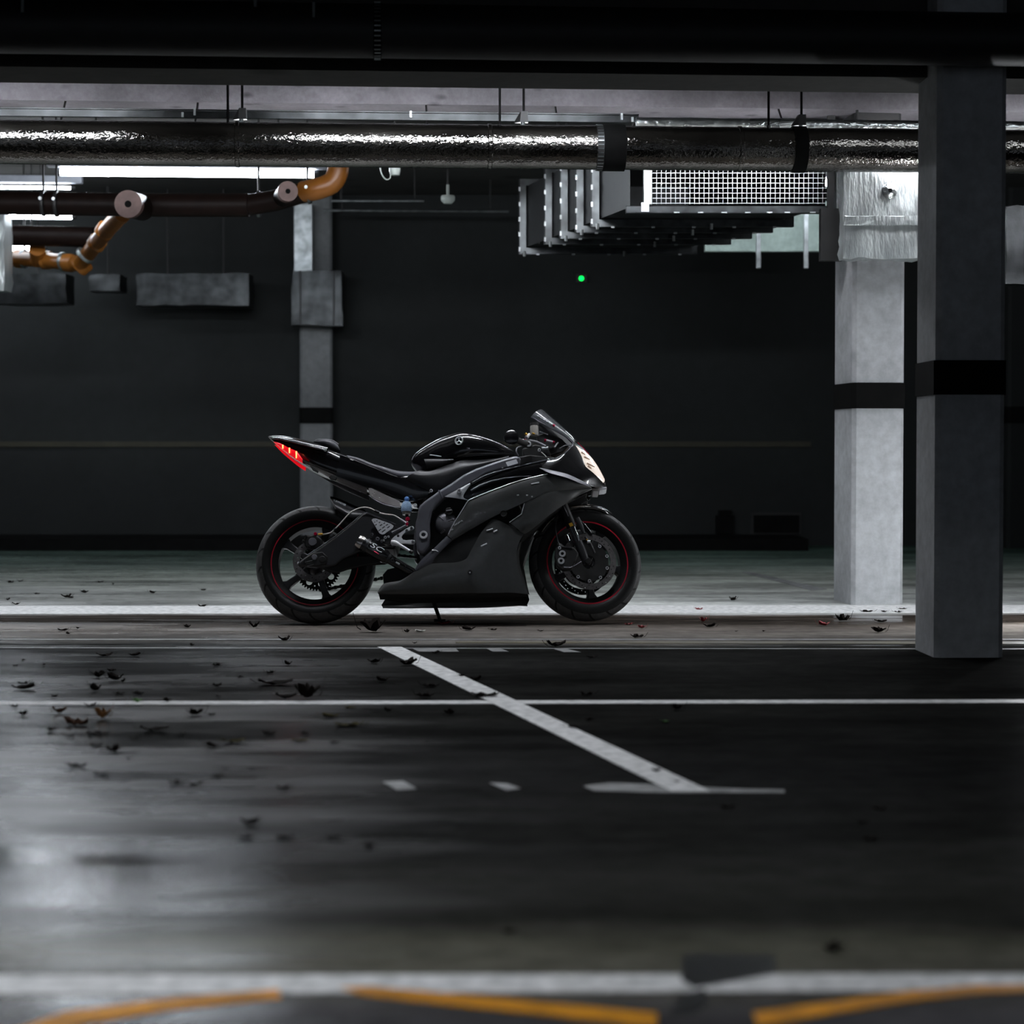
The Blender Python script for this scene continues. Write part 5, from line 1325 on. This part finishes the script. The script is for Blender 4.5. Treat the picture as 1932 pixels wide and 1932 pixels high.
# ---- fork, caliper, fender
for s, y in (('near', -0.105), ('far', 0.105)):
    dx, dy = (0, 0) if y < 0 else (-14, 13)
    fk = btube('fork_leg', [(1040 + dx, 900 + dy, y), (1061 + dx, 951 + dy, y), (1079 + dx, 996 + dy, y)], [9.5, 9.5, 9.5], M_engblk, BIKE, 20)
    btube('fork_slider', [(1078 + dx, 994 + dy, y), (1091 + dx, 1026 + dy, y)], 7.4, M_chrome, fk, 20)
    btube('axle_foot', [(1090 + dx, 1023 + dy, y), (1096 + dx, 1036 + dy, y), (1104 + dx, 1056 + dy, y), (1107 + dx, 1063 + dy, y)], [9.0, 8.6, 7.4, 8.0], M_satin, fk, 18)
    if y < 0:
        bplate('gold_sticker', [(1073, 988), (1079, 985.5), (1082, 991), (1076, 994)], -0.1345, -0.130, M_gold, fk)
        bdisc('axle_end', 1110, 1058, 6.0, -0.150, -0.11, M_engblk, fk, 20)
        btube('fork_guard', [(1088, 978, -0.14), (1096, 993, -0.14), (1101, 1006, -0.14)], [5.5, 4.6, 2.8], M_satin, fk, 12)
        btube('brake_hose', [(1063, 954, -0.13), (1072, 974, -0.14)], 0.9, M_eng, fk, 6)
        btube('speed_sensor', [(1104, 1013, -0.14), (1112, 1024, -0.14), (1122, 1044, -0.14)], [2.4, 3.2, 2.2], M_satin, fk, 10)
        btube('sensor_collar', [(1108, 1022, -0.146), (1114, 1022, -0.146)], 3.0, M_alu, fk, 10)
        bdisc('sensor_tip', 1107.5, 1018, 1.6, -0.15, -0.13, M_gold, fk, 8)
cal = bplate('front_caliper', [(1048, 1034), (1056, 1029), (1084, 1033), (1092, 1044), (1086, 1060), (1078, 1074), (1062, 1076), (1050, 1068), (1046, 1050)], -0.150, -0.105, M_matt, BIKE, (), 0.006)
for u, v in ((1061, 1044.5), (1058.6, 1058)):
    c = bp(u, v, -0.152)
    cp_ = lathe('piston_cap', [(0.0075, 0.0), (0.0085, -0.004), (0.0165, -0.004), (0.0175, 0.0), (0.0175, 0.008), (0.0075, 0.008)], M_silver, cal, 24, 'y', True, tuple(c))
bolt(1055.7, 1033.8, 2.9, -0.152, M_silver, cal)
btube('caliper_edge', [(1058, 1031.5, -0.151), (1079, 1034, -0.151)], 1.5, M_satin, cal, 8)
btube('caliper_ridge', [(1064, 1070.5, -0.153), (1076, 1071, -0.153), (1080, 1069, -0.153)], 1.0, M_eng, cal, 6)
btube('caliper_ridge', [(1080, 1069, -0.153), (1100, 1058, -0.150)], 0.6, M_eng, cal, 6)
btube('front_brake_hose', [(1056, 1033, -0.14), (1051, 1015, -0.13), (1048, 995, -0.12), (1052, 970, -0.11)], 1.5, M_satin, cal, 8, 14)
# fender follows the tyre: an arc in the front wheel's own frame
def arc_fender(a0, a1, r, w0, w1, n=18, k=10, th=0.004):
    vs = []
    for layer in (0, 1):
        for i in range(n):
            a = math.radians(a0 + (a1 - a0) * i / (n - 1)); w = w0 + (w1 - w0) * (i / (n - 1))
            if i > n - 4: w *= (0.92, 0.72, 0.40)[i - n + 3]
            for j in range(k):
                q = math.radians(-88 + 176 * j / (k - 1))
                rr = r + 0.030 * math.cos(q) - 0.028 - layer * th
                vs.append((rr * math.cos(a), w * math.sin(q) * (1 - layer * 0.03), rr * math.sin(a)))
    fs = []; N = n * k
    for i in range(n - 1):
        for j in range(k - 1):
            q = (i * k + j, i * k + j + 1, (i + 1) * k + j + 1, (i + 1) * k + j)
            fs += [q, tuple(x + N for x in q)]
    for i in range(n - 1):
        for j in (0, k - 1): fs.append((i * k + j, (i + 1) * k + j, (i + 1) * k + j + N, i * k + j + N))
    for j in range(k - 1):
        for i in (0, n - 1): fs.append((i * k + j, i * k + j + 1, i * k + j + 1 + N, i * k + j + N))
    return vs, fs
fen = raw('front_fender', *arc_fender(150, 62, 0.315, 0.078, 0.070), M_gloss, BIKE, auto=50)
fen.location = FC; fen.rotation_euler = (0, 0, STEER)
bplate('fender_stay', [(1086, 976), (1092, 978), (1104, 988), (1112, 998), (1119, 1010), (1114, 1012), (1104, 1004), (1096, 992)], -0.112, -0.098, M_gloss, BIKE, (), 0.004)
# ---- side stand on the far side, down to the floor
ft = G(830, 1172)
fl_ = RBi @ (Vector((ft.x, ft.y, 0.006)) - W0)
tp_ = bp(812, 1118, 0.10)
stand = raw('side_stand', *tube_data([tp_ + (tp_ - fl_) * 0.3, tp_, fl_], [0.012, 0.011, 0.009], 12), M_matt, BIKE, auto=45)
ftd = RBi @ Vector((0.03, -0.01, 0.0))
raw('stand_foot', *tube_data([fl_ - ftd, fl_ + ftd], 0.006, 8), M_matt, stand)
# ================================================================== fallen leaves
M_leaf = mat('dark_leaf', (0.008, 0.006, 0.005), 0.9, spec=0.05, var=0.4, scale=60)
M_leafbr = mat('brown_leaf', (0.05, 0.022, 0.011), 0.9, spec=0.05, var=0.4, scale=50)
M_leafor = mat('rust_leaf', (0.20, 0.09, 0.03), 0.9, spec=0.05, var=0.4, scale=50)
M_leafol = mat('olive_leaf', (0.05, 0.043, 0.014), 0.9, spec=0.05, var=0.4, scale=50)
M_leafgr = mat('green_leaf', (0.05, 0.20, 0.02), 0.5, var=0.3, scale=50)
M_leafred = mat('red_leaf', (0.26, 0.02, 0.025), 0.5, var=0.3, scale=50)
M_leafpale = mat('pale_leaf', (0.45, 0.46, 0.42), 0.6, var=0.2, scale=50)
def leaf_mesh(seed, lobes, curl, upright):
    r = random.Random(seed)
    n = 20
    vs = [(0, 0, 0.02)]
    ring2 = []
    for k in range(n):
        a = 2 * math.pi * k / n
        rad = 0.5 * (0.62 + 0.38 * abs(math.cos(a * lobes / 2)) ** 0.8) * r.uniform(0.85, 1.1)
        for q in (0.5, 1.0):
            x, y = rad * q * math.cos(a), rad * q * math.sin(a) * 0.75
            z = 0.55 * curl * (x * x * 1.3 + y * y * 2.2) + r.uniform(-0.04, 0.10) * q
            vs.append((x, y, max(0.0, z) + 0.01))
    fs = []
    for k in range(n):
        k2 = (k + 1) % n
        fs.append((0, 1 + 2 * k, 1 + 2 * k2))
        fs.append((1 + 2 * k, 2 + 2 * k, 2 + 2 * k2, 1 + 2 * k2))
    base = len(vs)
    tv, tf = tube_data([(-0.42, 0, 0.05), (-0.55, 0.02, 0.10), (-0.70, 0.05, 0.18 * (1 + upright))], 0.012, 5)
    vs += [tuple(v) for v in tv]; fs += [tuple(i + base for i in f) for f in tf]
    vs2 = [(v[0], v[1], v[2] + 0.012) for v in vs[:base]]
    b2 = len(vs); vs += vs2
    for k in range(n):
        k2 = (k + 1) % n
        fs.append((b2, b2 + 1 + 2 * k2, b2 + 1 + 2 * k))
        fs.append((b2 + 1 + 2 * k, b2 + 1 + 2 * k2, b2 + 2 + 2 * k2, b2 + 2 + 2 * k))
        fs.append((2 + 2 * k, 2 + 2 * k2, b2 + 2 + 2 * k2, b2 + 2 + 2 * k))
    me = bpy.data.meshes.new('leaf')
    me.from_pydata(vs, [], fs); me.validate(); fix(me)
    for p in me.polygons: p.use_smooth = True
    return me
shapes = [(11, 2, 0.9, 0.3), (12, 5, 0.7, 0.6), (13, 3, 1.1, 1.0), (14, 5, 1.3, 1.2), (15, 2, 0.5, 0.2)]
cache = {}
def leaf(u, v, w, m, label, up=1.0, group='fallen leaves on the floor', cat='leaf', yaw=None):
    k = random.randrange(5)
    key = (k, m.name)
    if key not in cache:
        me = leaf_mesh(*shapes[k]); me.materials.append(m); cache[key] = me
    o = bpy.data.objects.new('fallen_leaf', cache[key]); C.objects.link(o)
    p = G(u, v)
    sc = 1.15 * w * p.y / F
    o.location = (p.x, p.y, 0.0015)
    o.scale = (sc, sc, sc * up * 1.6)
    o.rotation_euler = (0, 0, random.uniform(-0.5, 0.5) + (math.pi if random.random() < 0.5 else 0) if yaw is None else yaw)
    return tag(o, label, cat, group)
A = [(1325, 510, 50, 1.6), (975, 510, 35, 1), (1480, 580, 55, 1.2), (545, 660, 80, .6), (700, 658, 65, .6), (1130, 710, 50, 1), (1500, 705, 40, 1.2), (1410, 750, 50, 1), (1250, 772, 35, 1),
     (1130, 820, 45, 1.2), (510, 770, 70, 1), (600, 785, 80, 1), (640, 795, 25, 1.6), (580, 738, 45, 1), (495, 840, 60, 1.3), (125, 805, 55, .9), (125, 832, 120, .5), (285, 876, 35, 1.4), (620, 857, 60, .6),
     (720, 860, 60, .6), (120, 968, 55, .9), (470, 922, 60, .8), (75, 924, 50, .9), (1015, 966, 90, .8), (1100, 966, 40, .8), (870, 897, 40, 1.1), (1140, 874, 25, 1.2), (805, 1050, 140, .5), (265, 1049, 60, .7),
     (500, 1068, 120, .4), (1400, 1068, 60, 1), (1110, 1134, 75, .7), (950, 1068, 45, .8), (590, 1158, 95, .7), (400, 1238, 90, .7), (530, 1278, 80, .6), (500, 1128, 60, .7), (370, 1079, 50, .6),
     (920, 1328, 90, .6), (1010, 1332, 80, .6), (1480, 1350, 70, .8), (345, 354, 50, 1), (370, 356, 30, 1), (1055, 399, 40, .9), (85, 390, 40, .8), (330, 526, 50, .8), (355, 544, 25, 1), (405, 515, 20, 1),
     (520, 274, 35, .8), (590, 284, 15, 1.2), (55, 276, 40, .9), (105, 270, 30, .9), (190, 335, 30, .8), (795, 330, 35, .8), (1060, 315, 35, .8), (440, 328, 40, .7), (40, 367, 25, 1), (230, 705, 20, 1), (120, 680, 22, .8), (80, 708, 22, .8),
     (1000, 606, 22, 1.4), (700, 1088, 40, .6), (1180, 1250, 35, .8), (1130, 1290, 60, .5), (670, 1195, 30, .8), (1590, 1065, 50, .5), (1740, 1110, 50, .5)]
for x, y, w, up in A:
    leaf(x / 2.76, 1000 + y / 2.76, w / 2.76, M_leaf, 'small dark curled leaf lying on the wet floor', up)
B = [(405, 227, 30, 1), (685, 216, 60, .6), (798, 216, 30, .8), (1015, 222, 25, .8), (1455, 250, 60, .8), (1085, 292, 80, .9), (440, 277, 20, 1), (535, 322, 40, .6), (410, 376, 80, .8),
     (720, 448, 50, 1), (655, 426, 30, 1), (255, 366, 60, .7), (295, 450, 60, .8), (515, 474, 80, .6), (490, 522, 80, .8), (1235, 628, 40, .7), (1230, 512, 60, .9), (1635, 578, 60, .9), (1165, 662, 60, .4),
     (1540, 860, 45, .6), (1635, 910, 25, 1), (1890, 80, 30, 1.2), (1245, 342, 40, .6), (1785, 203, 55, .7), (600, 600, 60, .8), (320, 585, 40, .9)]
for x, y, w, up in B:
    leaf(600 + x / 2.415, 1100 + y / 2.415, w / 2.415, M_leaf, 'small dark curled leaf lying on the wet floor', up)
Cc = [(605, 1284, 30, 1.2), (1270, 1434, 65, .8), (1280, 1387, 60, .4), (1380, 1327, 40, .4), (1215, 1340, 60, .4), (1295, 1341, 30, .5), (1360, 1342, 40, .5), (620, 1430, 12, 1), (745, 1430, 14, 1)]
for x, y, w, up in Cc:
    leaf(1132 + x / 2.415, 600 + y / 2.415, w / 2.415, M_leaf, 'small dark curled leaf lying on the wet floor', up)
for u, v, w in ((472, 1556, 36), (542, 1583, 26), (465, 1584, 34), (630, 1583, 26), (696, 1600, 26), (530, 1582, 20), (1371, 1525, 26), (1658, 1528, 22), (1640, 1586, 28), (1628, 1554, 18), (960, 1760, 24), (1570, 1795, 40)):
    leaf(u, v, w, M_leaf, 'blurred dark leaf on the floor close to the camera', 0.7, 'blurred leaves near the camera')
# the ones that stand out
leaf(703, 1193, 46, M_leaf, 'large dark arched leaf with a stem in front of the engine', 1.1, None, yaw=0.1)
leaf(600 + 760 / 2.415, 1100 + 518 / 2.415, 46, M_leaf, 'large dark leaf lying across the edge of the diagonal line', 0.5, None, yaw=0.1)
leaf(1435 / 2.76, 1000 + 808 / 2.76, 60, M_leaf, 'long flat dark leaf left of the diagonal line', 0.45, None, yaw=0.1)
leaf(1490 / 2.76, 1000 + 882 / 2.76, 36, M_leaf, 'dark leaf touching the thin line, left of the taller leaf pile', 0.8, None)
leaf(1600 / 2.76, 1000 + 880 / 2.76, 46, M_leaf, 'tall dark crumpled leaf just behind the thin white line', 1.3, None)
leaf(310 / 2.76, 1000 + 958 / 2.76, 25, M_leafbr, 'brown crumpled leaf in front of the thin line at the left', 1.4, None)
leaf(400 / 2.76, 1000 + 1018 / 2.76, 42, M_leafbr, 'largest brown crumpled leaf at the left', 1.0, None)
leaf(535 / 2.76, 1000 + 985 / 2.76, 29, M_leafor, 'rust-orange upright leaf at the left', 1.5, None)
leaf(715 / 2.76, 1000 + 898 / 2.76, 15, M_leafgr, 'small green leaf on the thin white line at the left', 1.0, None)
leaf(1256, 1363, 14, M_leafgr, 'small bright green leaf right of the diagonal line', 0.8, None)
leaf(570 / 2.76, 1000 + 950 / 2.76, 15, M_leafpale, 'tiny pale leaf beside the rust-orange leaf', 0.8, None)
leaf(793, 1192.5, 20, M_leafpale, 'flat pale leaf in front of the side stand', 0.4, None)
for (x, y, w), lab in zip(((1820, 930, 60), (1720, 978, 90), (1820, 1024, 130), (1565, 1104, 80), (1215, 1110, 110)),
                          ('small olive leaf just in front of the thin line', 'flat olive leaf left of the olive leaf pair', 'widest olive leaf in front of the thin line', 'yellowish olive leaf nearest the camera', 'olive-brown leaf beside the dark leaf, lower left')):
    leaf(x / 2.76, 1000 + y / 2.76, w / 2.76, M_leafol, lab, 0.5, 'olive leaves in front of the thin line')
for (x, y, w, up), lab in zip(((575, 190, 60, .5), (1755, 178, 35, 1.3), (1735, 122, 30, .9), (1475, 208, 40, .8), (1415, 192, 35, .8)),
                          ('bright red leaf at the foot of the side stand', 'upright red leaf right of the front wheel', 'red leaf on the white line right of the front wheel', 'dull red leaf in front of the front wheel, right one', 'dull red leaf in front of the front wheel, left one')):
    leaf(600 + x / 2.415, 1100 + y / 2.415, w / 2.415, M_leafred, lab, up, 'red leaves around the motorcycle')
leaf(1132 + 1020 / 2.415, 600 + 1403 / 2.415, 21, M_leafred, 'red-brown leaf on the puddle before the lit pillar', 0.8, 'red leaves around the motorcycle')
leaf(1132 + 1105 / 2.415, 600 + 1382 / 2.415, 26, M_leaf, 'dark upright leaf on the puddle under the lit pillar', 1.5, None)

# each leaf is singled out by its strip of floor and its place in it
ordw = lambda n: '%d%s' % (n, 'th' if 10 <= n % 100 <= 20 else {1: 'st', 2: 'nd', 3: 'rd'}.get(n % 10, 'th'))
zones = ((0, 11.0, 12.05, 'on the lane edge beside the wheels'), (1, 12.05, 30.0, 'on the pale floor behind the white line'), (2, 9.55, 11.0, 'on the strip just in front of the wheels'),
         (3, 7.6, 9.55, 'between the wheels and the thin white line'), (4, 6.2, 7.6, 'just in front of the thin white line'), (5, 5.2, 6.2, 'on the floor well before the thin white line'), (6, 0.0, 5.2, 'in the blurred foreground'))
bulk = [o for o in C.objects if o.get('label', '').startswith(('small dark curled leaf lying', 'blurred dark leaf'))]
for k, y0, y1, ph in zones:
    zl = sorted([o for o in bulk if y0 <= o.location.y < y1], key=lambda o: o.location.x / o.location.y)
    for n, o in enumerate(zl):
        o['label'] = 'small dark leaf %s, %s from the left' % (ph, ordw(n + 1))
